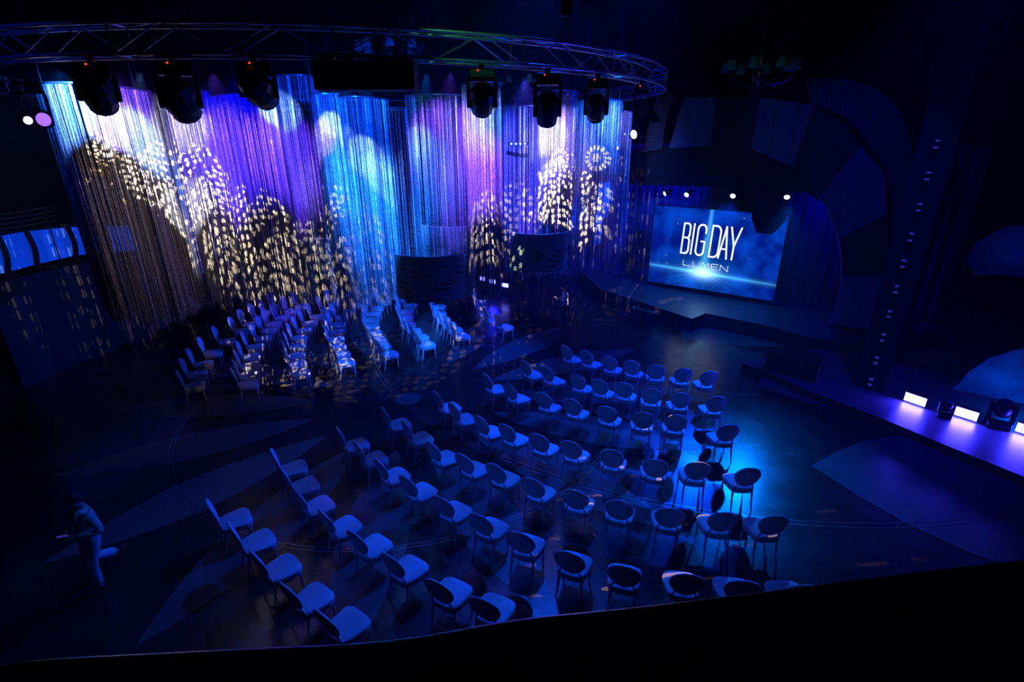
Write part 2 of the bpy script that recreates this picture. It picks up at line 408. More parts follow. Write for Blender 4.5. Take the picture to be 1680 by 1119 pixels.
# ribbed outer band, left and right limb
bi = [(1330, 168), (1392, 198), (1432, 245), (1458, 290), (1466, 350), (1462, 410), (1458, 450)]
bo = [(1322, 128), (1400, 132), (1462, 165), (1492, 230), (1495, 300), (1482, 380), (1468, 450)]
BI = catmull([inplane(*q, .15) for q in bi], 9); BO = catmull([inplane(*q, .15) for q in bo], 9)
bm = BM()
for i in range(len(BI) - 1):
    g = .82
    a, b = BI[i], BI[i].lerp(BI[i + 1], g); c_, d_ = BO[i], BO[i].lerp(BO[i + 1], g)
    slab(bm, [a, b, d_, c_], nrm3, -.12)
rb = obj('ribbed_band', bm, m_band, arch)
bi = [(1086, 245), (1090, 215), (1096, 185), (1108, 158)]; bo = [(1052, 250), (1062, 215), (1072, 185), (1080, 140)]
BI = catmull([inplane(*q, .15) for q in bi], 9); BO = catmull([inplane(*q, .15) for q in bo], 9)
bm = BM()
for i in range(len(BI) - 1):
    slab(bm, [BI[i], BI[i].lerp(BI[i + 1], .8), BO[i].lerp(BO[i + 1], .8), BO[i]], nrm3, -.12)
obj('ribbed_band', bm, m_band, arch)
# inner edge of the arch, its blue light painted into a trim colour
m_rim = M('edge painted as blue-lit', (.3, .35, .5), .3, .5)
E3 = catmull([inplane(*q, .03) for q in [(1338, 314), (1356, 340), (1370, 370), (1379, 410), (1381, 450), (1376, 492), (1361, 532)]], 4)
obj('painted_edge_light', tube(BM(), E3, .02, 6), m_rim, arch)
# black valance between the arch and the stage opening
vp = [(1010, 303), (1040, 303), (1180, 306), (1335, 315), (1348, 322), (1300, 272), (1232, 243), (1165, 238), (1098, 240), (1010, 248)]
bm = slab(BM(), [inplane(*q, -.3) for q in vp], nrm3, .12)
tag(obj('stage_valance', bm, m_black), 'flat black valance closing the top of the stage opening', 'valance')
# dark pillar limb right of the opening, from the arch down to the deck
bm = slab(BM(), [inplane(*q, -.45) for q in [(1320, 312), (1500, 200), (1500, 560), (1350, 545), (1362, 533), (1377, 495), (1382, 450), (1377, 395), (1352, 335)]], nrm3, -.3)
struct('wall_stage_right', bm, m_black, 'dark wall beside the arch, right of the stage opening', 'wall')

# stage lamps over the screen
m_lens_hot = M('hot lamp lens', (1, 1, 1), .3, emit=(.6, .9, 1.0), estr=14)
tr = thing('stage_lamp_bar', 'thin black pipe carrying the four lamps above the big screen', 'pipe', tuple(lamp_pt(0)))
A = lamp_pt(0) + Vector((-.9, .66, .32)); B = lamp_pt(3) + Vector((.5, -.37, .32))
for q in (A, B): q.z = max(A.z, B.z)
PZ = A.z + .12
A.z = B.z = PZ
obj('pipe', tube(BM(), [A - lamp_pt(0), B - lamp_pt(0)], .03, 8), m_black, tr)
for q in (A.lerp(B, .15), A.lerp(B, .85)):
    obj('suspension_cable', tube(BM(), [q - lamp_pt(0), Vector((q.x, q.y, 10.98)) - lamp_pt(0)], .008, 5), m_black, tr)
def par_can(name, label, pos, aim, lens_mat, r=.11, group=None, top=None):
    t = thing(name, label, 'stage lamp', tuple(pos), 0, group)
    d = (Vector(aim) - pos).normalized(); R = d.to_track_quat('Z', 'Y').to_matrix()
    obj('lamp_housing', lathe(BM(), [(r * .55, -.3), (r * .8, -.26), (r, -.12), (r * 1.08, 0), (r * 1.0, 0), (r * .92, -.02)], 20, (0, 0, 0), R, capends=False), m_black, t, True)
    obj('lens', lathe(BM(), [(r * .94, -.03), (r * .9, -.012), (r * .5, .004)], 20, (0, 0, 0), R), lens_mat, t, True)
    zt = (top if top is not None else pos.z + .3) - pos.z
    side = Vector((-d.y, d.x, 0)).normalized() * r * 1.25
    mid = -d * .12
    obj('bracket', tube(BM(), [mid + side, mid + side + Vector((0, 0, zt * .6)), mid * .3 + Vector((0, 0, zt)), mid - side + Vector((0, 0, zt * .6)), mid - side], .012, 6), m_black, t)
    return t
aims = [(-5.5, 15, 0), (-2.5, 10, 0), (1, 8, 0), (4.5, 8.3, 0)]
pos_words = ['leftmost of the four', 'second from the left of the four', 'third from the left of the four', 'rightmost of the four, beside the black box']
for i in range(4):
    par_can('stage_lamp', 'small bright white stage lamp over the screen, ' + pos_words[i], lamp_pt(i), aims[i], m_lens_hot, .078, 'stage lamps above the screen', PZ)

# hanging loudspeaker before the screen
sc_ = inplane(1262, 348, 1.2)
t = thing('loudspeaker', 'bulky black loudspeaker hanging in front of the right side of the screen', 'loudspeaker', tuple(sc_), math.atan2(SD[1], SD[0]))
bm = BM()
prof = [(-.42, .62), (.38, .62), (.42, .5), (.45, -.25), (.22, -.62), (-.2, -.62), (-.42, -.2)]
A = [bm.verts.new((x, -.3, z)) for x, z in prof]; B = [bm.verts.new((x, .3, z)) for x, z in prof]
bm.faces.new(A); bm.faces.new(B[::-1])
for i in range(7): bm.faces.new((A[i], B[i], B[(i + 1) % 7], A[(i + 1) % 7]))
obj('cabinet', bm, m_black, t)
obj('grille', box(BM(), (0, -.31, .08), (.66, .02, .8)), m_black_gloss, t)
for s in (-.3, .3): obj('suspension_cable', tube(BM(), [(s, 0, .6), (s, 0, 10.98 - sc_.z)], .01, 5), m_black, t)

# device on the deck in front of the screen
p = at(1145, 474, .5)
def floor_head(name, label, loc, rz, s=1.0, group=None, lens=None):
    t = thing(name, label, 'stage light', loc, rz, group)
    obj('base', bevel(box(BM(), (0, 0, .07 * s), (.34 * s, .30 * s, .14 * s)), .015 * s), m_black_gloss, t)
    b = BM()
    for q in (-1, 1): box(b, (q * .17 * s, 0, .30 * s), (.045 * s, .14 * s, .34 * s))
    box(b, (0, 0, .155 * s), (.38 * s, .16 * s, .05 * s)); obj('yoke', b, m_black_gloss, t)
    R = Matrix.Rotation(math.radians(18), 3, 'X')
    h = obj('head', lathe(BM(), [(.07 * s, -.14 * s), (.125 * s, -.11 * s), (.145 * s, 0), (.14 * s, .12 * s), (.10 * s, .18 * s)], 18, (0, 0, .37 * s), R), m_black_gloss, t, True)
    obj('lens', lathe(BM(), [(.09 * s, .176 * s), (.085 * s, .19 * s)], 16, (0, 0, .37 * s), R), lens or m_steel, h)
    return t
floor_head('moving_head_light', 'black stage light silhouetted against the foot of the big screen', tuple(p), math.atan2(SD[1], SD[0]), 1.0)

# stage steps with two violet-glowing handrails
ax, bx_ = at(1022, 522, 0), at(1058, 531, 0)
t = thing('stage_steps', 'small dark steps with two thin violet-glowing rails at the stage front', 'steps', tuple((ax + bx_) / 2), 0)
o0 = (ax + bx_) / 2
ea, eb = at(1041, 504, .5) , at(1077, 512, .5)
wv = (bx_ - ax); wv.z = 0; dv_ = (ea - ax); dv_.z = 0
for k in range(3):
    b = BM(); c0 = (ax + bx_) / 2 - o0 + dv_ * ((k + .5) / 3.2); z = .16 * (k + 1)
    ang_ = math.atan2(wv.y, wv.x)
    box(b, (c0.x, c0.y, z / 2), (wv.length, .3, z), Matrix.Rotation(ang_, 3, 'Z')); obj('step', b, m_stage_side, t)
m_vrail = M('rail with painted violet glow', (.6, .6, .65), .3, .7, emit=(.12, .05, .8), estr=.35)  # violet light on the rails is painted as emission
for s0, s1 in ((ax, ea), (bx_, eb)):
    s0 = s0 - o0; s1 = s1 - o0
    obj('handrail', tube(BM(), [s0 + Vector((0, 0, .05)), s1 + Vector((0, 0, .03))], .018, 6), m_vrail, t)

# black subwoofer in front of the stage corner
p = at(1298, 622, 0)
t = thing('subwoofer', 'low wide black bass speaker standing before the stage corner', 'loudspeaker', (p.x, p.y, 0), math.atan2(-.66, .75))
obj('cabinet', bevel(box(BM(), (0, 0, .40), (1.35, .75, .8)), .02), m_black, t)
obj('grille', box(BM(), (0, -.385, .40), (1.25, .02, .7)), m_black_gloss, t)

# pillar with pairs of small wall lamps
base_p = at(1424, 640, .22)
pil = Vector((base_p.x + .25, base_p.y + .25, 0))
lam = [(1530, 231, 1529, 242), (1528, 283, 1527, 294), (1518, 334, 1514, 345), (1503, 383, 1500, 394), (1491, 427, 1488, 437), (1478, 469, 1475, 479), (1466, 510, 1463, 519), (1455, 548, 1452, 558), (1441, 586, 1438, 595), (1432, 621, 1428, 630)]
pd = Vector((base_p.x, base_p.y, 0)).normalized()
bm = BM(); box(bm, (base_p.x + pd.x * .42, base_p.y + pd.y * .42, 5.5), (.7, .7, 11), Matrix.Rotation(-math.atan2(pd.x, pd.y), 3, 'Z'))
struct('pillar_right', bm, m_black, 'tall black pillar carrying a column of paired little lamps', 'pillar')
m_little = M('dim violet lamp', (.2, .2, .3), .4, emit=(.10, .10, .6), estr=.16)
pz_words = ['topmost', 'second from the top', 'third from the top', 'fourth from the top', 'fifth from the top', 'fifth from the bottom', 'fourth from the bottom', 'third from the bottom', 'second from the bottom', 'lowest']
for i, (x1, y1, x2, y2) in enumerate(lam):
    k = (base_p.y) ; q1 = atY(x1, y1, k); q2 = atY(x2, y2, k)
    zc = (q1.z + q2.z) / 2; org = Vector((base_p.x, base_p.y, zc))
    t = thing('wall_lamp', 'pair of dim violet dots on the dark right pillar, ' + pz_words[i], 'wall lamp', tuple(org), -math.atan2(pd.x, pd.y), 'paired lamps on the right pillar')
    obj('backplate', box(BM(), (0, .04, 0), (.12, .06, .34)), m_black, t)
    for sgn in (1, -1):
        obj('lamp_shade', lathe(BM(), [(.02, -.02), (.046, -.02), (.044, .02), (.02, .022)], 10, (0, -.04, sgn * (q1.z - q2.z) / 2)), m_little, t)

# light bars on the side stage
m_bar = M('white-violet light face', (1, 1, 1), .4, emit=(.18, .18, 1.0), estr=6)
bars = [((1482, 656), (1517, 668)), ((1564, 680), (1602, 692)), ((1664, 707), (1706, 720))]
bw_ = ['leftmost', 'middle one', 'rightmost']
for i, (a_, b_) in enumerate(bars):
    A = at(*a_, .24); B = at(*b_, .24); c0 = (A + B) / 2; L = (B - A).length; an = math.atan2(B.y - A.y, B.x - A.x)
    t = thing('light_bar', 'white-violet glowing light box on the side stage floor, ' + bw_[i] + ' of the three', 'stage light', (c0.x, c0.y, .22), an, 'light boxes on the side stage')
    obj('housing', box(BM(), (0, .09, .13), (L, .14, .26)), m_black, t)
    b = BM()
    for k in range(4): box(b, ((k - 1.5) * L / 4, .012, .13), (L / 4 - .008, .02, .22))
    obj('light_face', b, m_bar, t)
    nv = Vector((math.sin(an), -math.cos(an), 0))
    link_light('light_bar_glow', 'AREA', c0 + nv * .06 + Vector((0, 0, .13)), (.03, .02, 1.0), 110, c0 + nv * 3 + Vector((0, 0, -.2)), shape='RECTANGLE', size=L, size_y=.22)
# light behind strands
for i, (x, y) in enumerate(((790, 457), (808, 462), (828, 468))):
    p = atY(x, y, 21.6)
    t = thing('light_bar', 'small white glowing light box seen through the strings, ' + ['left', 'middle', 'right'][i] + ' of the trio', 'stage light', tuple(p), -.55, 'light boxes behind the strings')
    obj('housing', box(BM(), (0, .07, 0), (.38, .1, .2)), m_black, t)
    obj('light_face', box(BM(), (0, .01, 0), (.34, .02, .16)), m_bar, t)
    obj('leg', box(BM(), (0, .07, -p.z / 2 - .03), (.06, .06, p.z - .12)), m_black, t)
link_light('light_box_glow', 'POINT', atY(808, 468, 21.2), DEEP, 60, shadow_soft_size=.2)

# scenery cloud wall on the right
m_cloud = noise_color(M('painted cloud scenery', (.3, .35, .45), .9), (.08, .14, .26), (.30, .42, .55), 1.1, 5)
CP0 = (11.6, 12.4)
cpts = [(1545, 690), (1556, 655), (1572, 632), (1590, 610), (1606, 600), (1622, 588), (1645, 582), (1668, 574), (1720, 570), (1800, 600), (1800, 790), (1700, 745)]
P = [atP(x, y, CP0, SD) for x, y in cpts]
for q in P: q.z = max(q.z, .23)
tag(obj('scenery_flat', slab(BM(), P, (-SN[0], -SN[1], 0), .08), m_cloud), 'blue-lit scenery board painted like clouds behind the light boxes', 'scenery')
cp2 = [(1585, 430), (1600, 400), (1625, 385), (1650, 372), (1700, 368), (1740, 400), (1740, 460), (1680, 455), (1640, 450), (1600, 452)]
P = [atP(x, y, (13.2, 13.2), SD) for x, y in cp2]
zt = max(q.z for q in P)
t = thing('added_glint_board', 'dim blue board added for light glints at the right edge, above the light boxes', 'scenery')  # made-up board standing in for blue light glints
obj('cloud_board', slab(BM(), P, (-SN[0], -SN[1], 0), .08), m_cloud, t)
for q in (P[3], P[5]): obj('suspension_cable', tube(BM(), [q - Vector((0, 0, .1)), (q.x, q.y, 10.98)], .008, 5), m_black, t)
pc = atP(1650, 660, CP0, SD) + Vector((SN[0], SN[1], 0)) * .9
link_light('added_scenery_fill', 'POINT', (pc.x, pc.y, .6), (0, .10, 1), 26, shadow_soft_size=.2)  # added unseen light to brighten the cloud board in blue
pc = atP(1678, 418, (13.2, 13.2), SD) + Vector((SN[0], SN[1], 0)) * .5
link_light('added_scenery_fill', 'POINT', pc, (0, .05, 1), 1.5, shadow_soft_size=.1)  # added unseen light on the hanging board
for i, (x, y) in enumerate(((1635, 700), (1548, 684))):
    p = at(x, y, .22)
    floor_head('moving_head_light', ['black stage light standing between the middle and right light boxes', 'black stage light standing between the left and middle light boxes'][i], (p.x, p.y, .22), -.6, [1.25, .8][i])

# ------------------------------------------------------------------ ring truss
def ringpt(a, r, z): return Vector((RING_C.x + r * math.cos(a), RING_C.y + r * math.sin(a), z))
truss = thing('ring_truss', 'large round aluminium lattice truss hanging overhead with stage lights', 'truss', (RING_C.x, RING_C.y, RING_Z))
NB = 76
m_truss = M('truss aluminium', (.55, .56, .60), .28, .9)
off = Vector((RING_C.x, RING_C.y, RING_Z))
for r in (RING_R - .17, RING_R + .17):
    for z in (0, RING_H):
        obj('chord', tube(BM(), [ringpt(2 * PI * i / 152, r, RING_Z + z) - off for i in range(152)], .024, 8, True), m_truss, truss, True)
for s in range(8):
    bm = BM()
    for i in range(int(s * NB / 8), int((s + 1) * NB / 8)):
        a, b = 2 * PI * i / NB, 2 * PI * (i + 1) / NB
        fl = i % 2
        for r in (RING_R - .17, RING_R + .17):
            tube(bm, [ringpt(a, r, RING_Z + (RING_H if fl else 0)) - off, ringpt(b, r, RING_Z + (0 if fl else RING_H)) - off], .010, 5)
        for z in (0, RING_H):
            tube(bm, [ringpt(a, RING_R + (.17 if fl else -.17), RING_Z + z) - off, ringpt(b, RING_R + (-.17 if fl else .17), RING_Z + z) - off], .010, 5)
        if i % 4 == 0:
            for r in (RING_R - .17, RING_R + .17): tube(bm, [ringpt(a, r, RING_Z) - off, ringpt(a, r, RING_Z + RING_H) - off], .014, 5)
            for z in (0, RING_H): tube(bm, [ringpt(a, RING_R - .17, RING_Z + z) - off, ringpt(a, RING_R + .17, RING_Z + z) - off], .014, 5)
    obj('lattice', bm, m_truss, truss)
def ring_angle(px):                          # near-side bearing of the ring under a photo column
    d = ray(px, 150); d = Vector((d.x, d.y)).normalized(); c_ = Vector((RING_C.x, RING_C.y)); b = d.dot(c_); q = b * b - c_.length_squared + RING_R ** 2
    tt = b - math.sqrt(max(q, 0)); p = d * tt; return math.atan2(p.y - RING_C.y, p.x - RING_C.x)
for j, (px, lab) in enumerate(((925, 'above its right part'), (235, 'above its left part'), (560, 'above its middle'))):
    p = ringpt(ring_angle(px), RING_R, 0)
    t = thing('chain_hoist', 'dark chain hoist holding up the round truss, ' + lab, 'hoist', (p.x, p.y, RING_Z + RING_H), 0, 'hoists of the round truss')
    obj('hoist_body', bevel(box(BM(), (0, 0, .55), (.16, .16, .34)), .02), m_black, t)
    obj('chain', tube(BM(), [(0, 0, .70), (0, 0, 10.98 - RING_Z - RING_H)], .014, 6), m_steel, t)
    b = BM(); tube(b, [(-.13, -.1, .02), (0, 0, .4), (.13, .1, .02)], .012, 5); obj('sling', b, m_black, t)

m_red = M('red status light', (.5, 0, 0), .4, emit=(1, .03, .01), estr=2.5)
m_lens_white = M('white lens', (1, 1, 1), .2, emit=(.9, .92, 1), estr=16)
m_lens_violet = M('violet lens', (.5, .3, 1), .2, emit=(.30, .12, 1), estr=1.6)
m_lens_dark = M('dark lens', (.05, .06, .1), .1)
def moving_head(label, pos, aim, s=1.0, lens=None, led=True, group='moving lights under the round truss', ztop=None):
    """pos: middle of the head; hangs from ztop"""
    pos = Vector(pos); ztop = RING_Z if ztop is None else ztop
    rz = math.atan2(pos.x, -pos.y) + PI
    t = thing('moving_head_light', label, 'stage light', (pos.x, pos.y, ztop), -math.atan2(pos.x, pos.y), group)
    Rz = Matrix.Rotation(math.atan2(pos.x, pos.y), 3, 'Z')
    dz = pos.z - ztop
    obj('base', bevel(box(BM(), (0, 0, -.135), (.36 * s, .26 * s, .13)), .02), m_black_gloss, t)
    b = BM(); tube(b, [(0, 0, -.02), (0, 0, -.08)], .03, 8); box(b, (0, 0, -.03), (.09, .40, .02)); obj('clamp', b, m_black, t)
    b = BM(); box(b, (0, 0, -.205), (.42 * s, .14 * s, .05))
    for q in (-1, 1): box(b, (q * .195 * s, 0, (dz - .23) / 2 - .05), (.05 * s, .15 * s, abs(dz) - .12), taper=1.15)
    obj('yoke', bevel(b, .01, 1), m_black_gloss, t)
    d = Rz @ (Vector(aim) - pos).normalized(); R = d.to_track_quat('Z', 'Y').to_matrix()
    h = obj('head', lathe(BM(), [(.07 * s, -.27 * s), (.14 * s, -.235 * s), (.185 * s, -.13 * s), (.19 * s, .05 * s), (.165 * s, .17 * s), (.165 * s, .215 * s), (.13 * s, .22 * s), (.12 * s, .19 * s)], 12, (0, 0, dz), R), m_black_gloss, t)
    obj('lens', lathe(BM(), [(.125 * s, .192 * s), (.11 * s, .215 * s), (.05 * s, .228 * s)], 16, (0, 0, dz), R), lens or m_lens_dark, h)
    if ztop < RING_Z - .2 or not led and ztop < 7.3: obj('drop_pipe', tube(BM(), [(0, 0, -.1), (0, 0, 10.98 - ztop)], .02, 6), m_black, t)
    if led: obj('status_light', lathe(BM(), [(.009, -.01), (.012, 0), (.008, .01)], 8, (-.05 * s, -.137 * s, -.10)), m_red, t)
    return t
def head_pos(px, py):
    a = ring_angle(px); q = ringpt(a, RING_R, 0); return atY(px, py, q.y)
heads = [((162, 152), 'large black moving light under the truss, leftmost in front of the strings', 1.05, (-7.2, 10.6, 4)),
         ((296, 163), 'black moving light under the truss with a white beam on the left strings', 1.1, (-5.6, 12.2, 3)),
         ((424, 146), 'black moving light under the truss, left of the long black box', 1.05, (-3.2, 12.2, 5)),
         ((791, 164), 'black moving light under the truss, right of the long black box', 1.0, (-.8, 12.2, 5)),
         ((898, 180), 'black moving light under the truss with a white beam on the right strings', 1.0, (.6, 12.6, 3)),
         ((978, 178), 'smaller black moving light under the truss, near its right end', .95, (2.2, 14.5, 4))]
for (px, py), lab, s, aim in heads:
    moving_head(lab, head_pos(px, py), aim, s)
q = head_pos(1047, 218)
moving_head('black moving light with a bright white lens at the right end of the truss', q, q + Vector((-1.3, -1, -.35)), .62, m_lens_white)
p = atY(42, 196, 7.8); moving_head('black moving light with a small white lens at the far left', p, p + Vector((1.5, -1, -.3)), .40, m_lens_white, False, ztop=7.35)
p = atY(64, 194, 8.3); moving_head('moving light with a violet lens beside the left end of the strings', p, p + Vector((1.6, -1, -.25)), .75, m_lens_violet, False, ztop=7.4)
# outrigger pipe for the two at the far left
pp = [Vector((p.x - 1.4, 7.5, 7.44)), Vector((p.x - .4, 7.9, 7.44)), Vector((p.x + .5, 8.35, 7.44))]
obj_ = obj('outrigger_pipe', tube(BM(), [pp[0], pp[1]], .025, 8), m_truss)
tag(obj_, 'short aluminium pipe left of the strings holding two stage lights', 'pipe')
for (px, py, Y, lab) in ((447, 233, 18.6, 'tiny bright far light seen through the strings, left of the middle'), (1012, 243, 20.5, 'bright far light seen through the right end of the strings')):
    p = atY(px, py, Y); moving_head(lab, p, p + Vector((0, -1, -.02)) * 1.0, .42, m_lens_white, False, 'far lights on the truss', ztop=p.z + .30)
# row lights (small pixel strips)
for (px, py, Y, lab) in ((339, 222, 13.5, 'short row of tiny cyan dots shining through the left strings'), (1028, 220, 16.4, 'short row of tiny cyan dots at the right end of the strings'), (850, 236, 13.5, 'short row of tiny cyan dots through the right middle strings')):
    p = atY(px, py, Y); t = thing('pixel_strip', lab, 'light strip', tuple(p), 0, 'rows of tiny dots behind the strings')
    obj('housing', box(BM(), (0, .03, 0), (.46, .04, .07)), m_black, t)
    for k in range(4): obj('dot', lathe(BM(), [(.004, -.02), (.022, -.01), (.022, .01), (.004, .02)], 8, ((k - 1.5) * .11, 0, 0)), M('cyan dot', (.5, .8, 1), .4, emit=(.3, .7, 1), estr=5) if 'cyan dot' not in bpy.data.materials else bpy.data.materials['cyan dot'], t)
    obj('suspension_cable', tube(BM(), [(0, .03, .03), (0, .03, 10.98 - p.z)], .006, 5), m_black, t)
# long black housing
A = atY(520, 118, 7.45); B = atY(684, 132, 7.45); c0 = (A + B) / 2
t = thing('equipment_housing', 'long flat black box hanging under the middle of the truss', 'housing', (c0.x, c0.y, RING_Z), 0)
bm = box(BM(), (0, 0, c0.z - RING_Z), ((B - A).length * 1.0, .42, .34)); obj('case', bevel(bm, .02), m_black, t)
obj('top_highlight_strip', box(BM(), (0, -.215, c0.z - RING_Z + .155), ((B - A).length * .96, .02, .03)), m_alu, t)  # bright strip standing in for the highlight on the box edge
for s in (-.55, .55): obj('hanger', tube(BM(), [(s, 0, .02), (s, 0, c0.z - RING_Z + .1)], .02, 6), m_black, t)
# blinder with four cells at the right end
p = head_pos(1066, 187)
t = thing('blinder_light', 'flat cyan four-panel light at the right end of the truss', 'stage light', tuple(p), .35)
m_cyanp = M('cyan light panel', (.1, .5, .6), .4, emit=(.02, .34, .55), estr=.55)
R = Matrix.Rotation(math.radians(-48), 3, 'X')
obj('housing', box(BM(), (0, .02, -.03), (.36, .05, .34), R), m_black, t)
for i in (-1, 1):
    for j in (-1, 1):
        obj('light_cell', box(BM(), R @ Vector((i * .085, -.012, j * .078)) + Vector((0, .02, -.03)), (.15, .02, .13), R), m_cyanp, t)
obj('hanger', tube(BM(), [(0, .02, 0), (0, .02, RING_Z - p.z + .02)], .014, 6), m_black, t)

# ------------------------------------------------------------------ string curtains
m_str = bpy.data.materials.new('silver tinsel string'); m_str.use_nodes = True
nt = m_str.node_tree; b = nt.nodes['Principled BSDF']
b.inputs['Base Color'].default_value = (.72, .70, .72, 1); b.inputs['Roughness'].default_value = .38; b.inputs['Metallic'].default_value = .35
tc = nt.nodes.new('ShaderNodeTexCoord'); nz = nt.nodes.new('ShaderNodeTexNoise'); nz.inputs['Scale'].default_value = 38; nz.inputs['Detail'].default_value = 1
mr = nt.nodes.new('ShaderNodeMapRange'); mr.inputs[1].default_value = .3; mr.inputs[2].default_value = .72; mr.inputs[3].default_value = .12; mr.inputs[4].default_value = 1.0
nt.links.new(tc.outputs['Object'], nz.inputs['Vector']); nt.links.new(nz.outputs['Fac'], mr.inputs[0])
mx = nt.nodes.new('ShaderNodeMix'); mx.data_type = 'RGBA'; mx.inputs[6].default_value = (.05, .05, .06, 1); mx.inputs[7].default_value = (.95, .93, .95, 1)
gi = nt.nodes.new('ShaderNodeNewGeometry'); m1 = nt.nodes.new('ShaderNodeMapRange'); m1.inputs[1].default_value = .25; m1.inputs[2].default_value = .8; m1.inputs[3].default_value = .12; m1.inputs[4].default_value = 1.0
nt.links.new(gi.outputs['Random Per Island'], m1.inputs[0]); m2 = nt.nodes.new('ShaderNodeMath'); m2.operation = 'MULTIPLY'
nt.links.new(m1.outputs[0], m2.inputs[0]); nt.links.new(mr.outputs[0], m2.inputs[1]); nt.links.new(m2.outputs[0], mx.inputs[0]); nt.links.new(mx.outputs[2], b.inputs['Base Color'])
m_rail = M('curtain rail', (.35, .38, .45), .3, .8)
def string_curtain(label, pts, zt, zb, dens=58, layers=2, w=.0054, rng=None, zb2=None, gapf=.12):
    """pts: [(px, Y)] plan path of the rail; zt rail height; zb/zb2 string ends left/right"""
    R = random.Random(hash(label) & 0xffff if rng is None else rng)
    P = []
    for px, Y in pts:
        d = ray(px, 160); P.append(Vector((d.x / d.y * Y, Y, 0)))
    path = catmull(P, 10); o0 = path[0].copy(); o0.z = zt
    t = thing('string_curtain', label, 'curtain', tuple(o0), 0, 'shimmering string curtains')
    obj('rail', tube(BM(), [Vector((p.x, p.y, zt + .02)) - o0 for p in path], .016, 6), m_rail, t)
    for q_ in (path[len(path) // 6], path[-len(path) // 6]):
        obj('suspension_cable', tube(BM(), [(q_.x - o0.x, q_.y - o0.y, .02), (q_.x - o0.x, q_.y - o0.y, 10.98 - zt)], .005, 4), m_black, t)
    Ls = [0]
    for a, b_ in zip(path, path[1:]): Ls.append(Ls[-1] + (b_ - a).length)
    tot = Ls[-1]; bm = BM(); n = int(tot * dens * layers)
    ph = R.random() * 9
    for i in range(n):
        s = R.random() * tot
        if (math.sin(s * 7.3 + ph) + math.sin(s * 17.1 + ph * 2)) * .5 > 1 - gapf * 2 and R.random() < .8: continue
        k = 0
        while k < len(Ls) - 2 and Ls[k + 1] < s: k += 1
        f_ = (s - Ls[k]) / max(Ls[k + 1] - Ls[k], 1e-6)
        q = path[k].lerp(path[k + 1], f_); tg = (path[k + 1] - path[k]).normalized(); nn = Vector((-tg.y, tg.x, 0))
        lay = (i % layers) * .035; q = q + nn * (lay + R.gauss(0, .006))
        zbe = zb + ((zb2 if zb2 is not None else zb) - zb) * s / tot + R.gauss(0, .10) + (.45 * R.random() if R.random() < .3 else 0)
        sway = Vector((R.gauss(0, .012), R.gauss(0, .012), 0)); a0 = R.random() * 2
        rows = []
        for j, fz in enumerate((0, .5, 1.0)):
            c_ = q + sway * fz - o0; z = zt + (zbe - zt) * fz - zt
            rows.append([bm.verts.new((c_.x + w * math.cos(a0 + h * 2.094), c_.y + w * math.sin(a0 + h * 2.094), z)) for h in range(3)])
        for A, B in zip(rows, rows[1:]):
            for h in range(3): bm.faces.new((A[h], A[(h + 1) % 3], B[(h + 1) % 3], B[h]))
    st = obj('strings', bm, m_str, t); st['kind'] = 'stuff'
    return t
string_curtain('leftmost string curtain, white-cyan at its top and grey-brown below', [(62, 9.4), (90, 9.0), (150, 9.2), (205, 9.9), (250, 10.9)], 7.36, 3.45, 84, 2, rng=1, zb2=3.1)
string_curtain('string curtain behind the leftmost one, filling the gap to its right', [(200, 12.6), (262, 12.2), (300, 12.0), (345, 12.3)], 7.40, 2.75, 55, 2, rng=2)
string_curtain('string curtain with a white-hot spot under the second moving light', [(268, 10.9), (290, 10.6), (318, 10.6), (345, 11.0)], 7.36, 3.3, 40, 2, rng=3)
string_curtain('blue-violet string curtain left of the violet-white glare', [(335, 11.6), (365, 11.0), (410, 11.0), (448, 11.5)], 7.30, 3.1, 60, 2, rng=4)
string_curtain('tall string curtain with a violet-white glare near its top', [(441, 12.6), (465, 12.2), (500, 12.2), (525, 12.6)], 7.75, 2.75, 48, 2, rng=5)
string_curtain('violet string curtain under the left end of the long black box', [(508, 11.0), (525, 10.75), (556, 10.9)], 7.30, 2.75, 55, 2, rng=6)
string_curtain('bright cyan and blue string curtain under the long black box', [(537, 12.0), (570, 11.6), (605, 11.8), (636, 12.6)], 7.30, 2.85, 58, 2, rng=7)
string_curtain('dark blue string curtain in the gap beside the cyan one', [(630, 14.0), (650, 14.2), (672, 14.0)], 7.2, 2.9, 40, 1, rng=8)
string_curtain('cyan string curtain right of the long black box', [(664, 12.4), (700, 12.0), (745, 12.2), (775, 12.8)], 7.36, 2.9, 42, 2, rng=9)
string_curtain('violet string curtain under the moving light right of the long box', [(758, 11.6), (775, 11.2), (800, 11.1), (822, 11.4)], 7.5, 3.2, 66, 2, rng=10)
string_curtain('blue string curtain seen behind the two right moving lights', [(822, 14.2), (860, 14.6), (905, 14.5), (945, 14.0)], 7.25, 2.9, 46, 2, rng=11)
string_curtain('violet string curtain crossed by the right white beam', [(880, 13.2), (910, 12.6), (935, 12.6), (948, 12.9)], 7.45, 3.5, 50, 2, rng=12)
string_curtain('cyan string curtain near the right end, under the smallest moving light', [(948, 14.0), (975, 13.4), (1003, 13.4), (1022, 13.8)], 7.32, 3.5, 62, 2, rng=13)
string_curtain('narrow grey string curtain at the far right end', [(1018, 15.2), (1030, 15.0), (1041, 15.4)], 7.12, 3.5, 50, 2, rng=14)
string_curtain('dim string curtain far behind the left ones', [(150, 15.5), (240, 17.0), (340, 17.5), (440, 17.5)], 7.3, 2.6, 26, 1, rng=15)
string_curtain('dim string curtain far behind the right ones', [(700, 17.5), (800, 18), (900, 18), (980, 17)], 7.3, 2.8, 26, 1, rng=16)

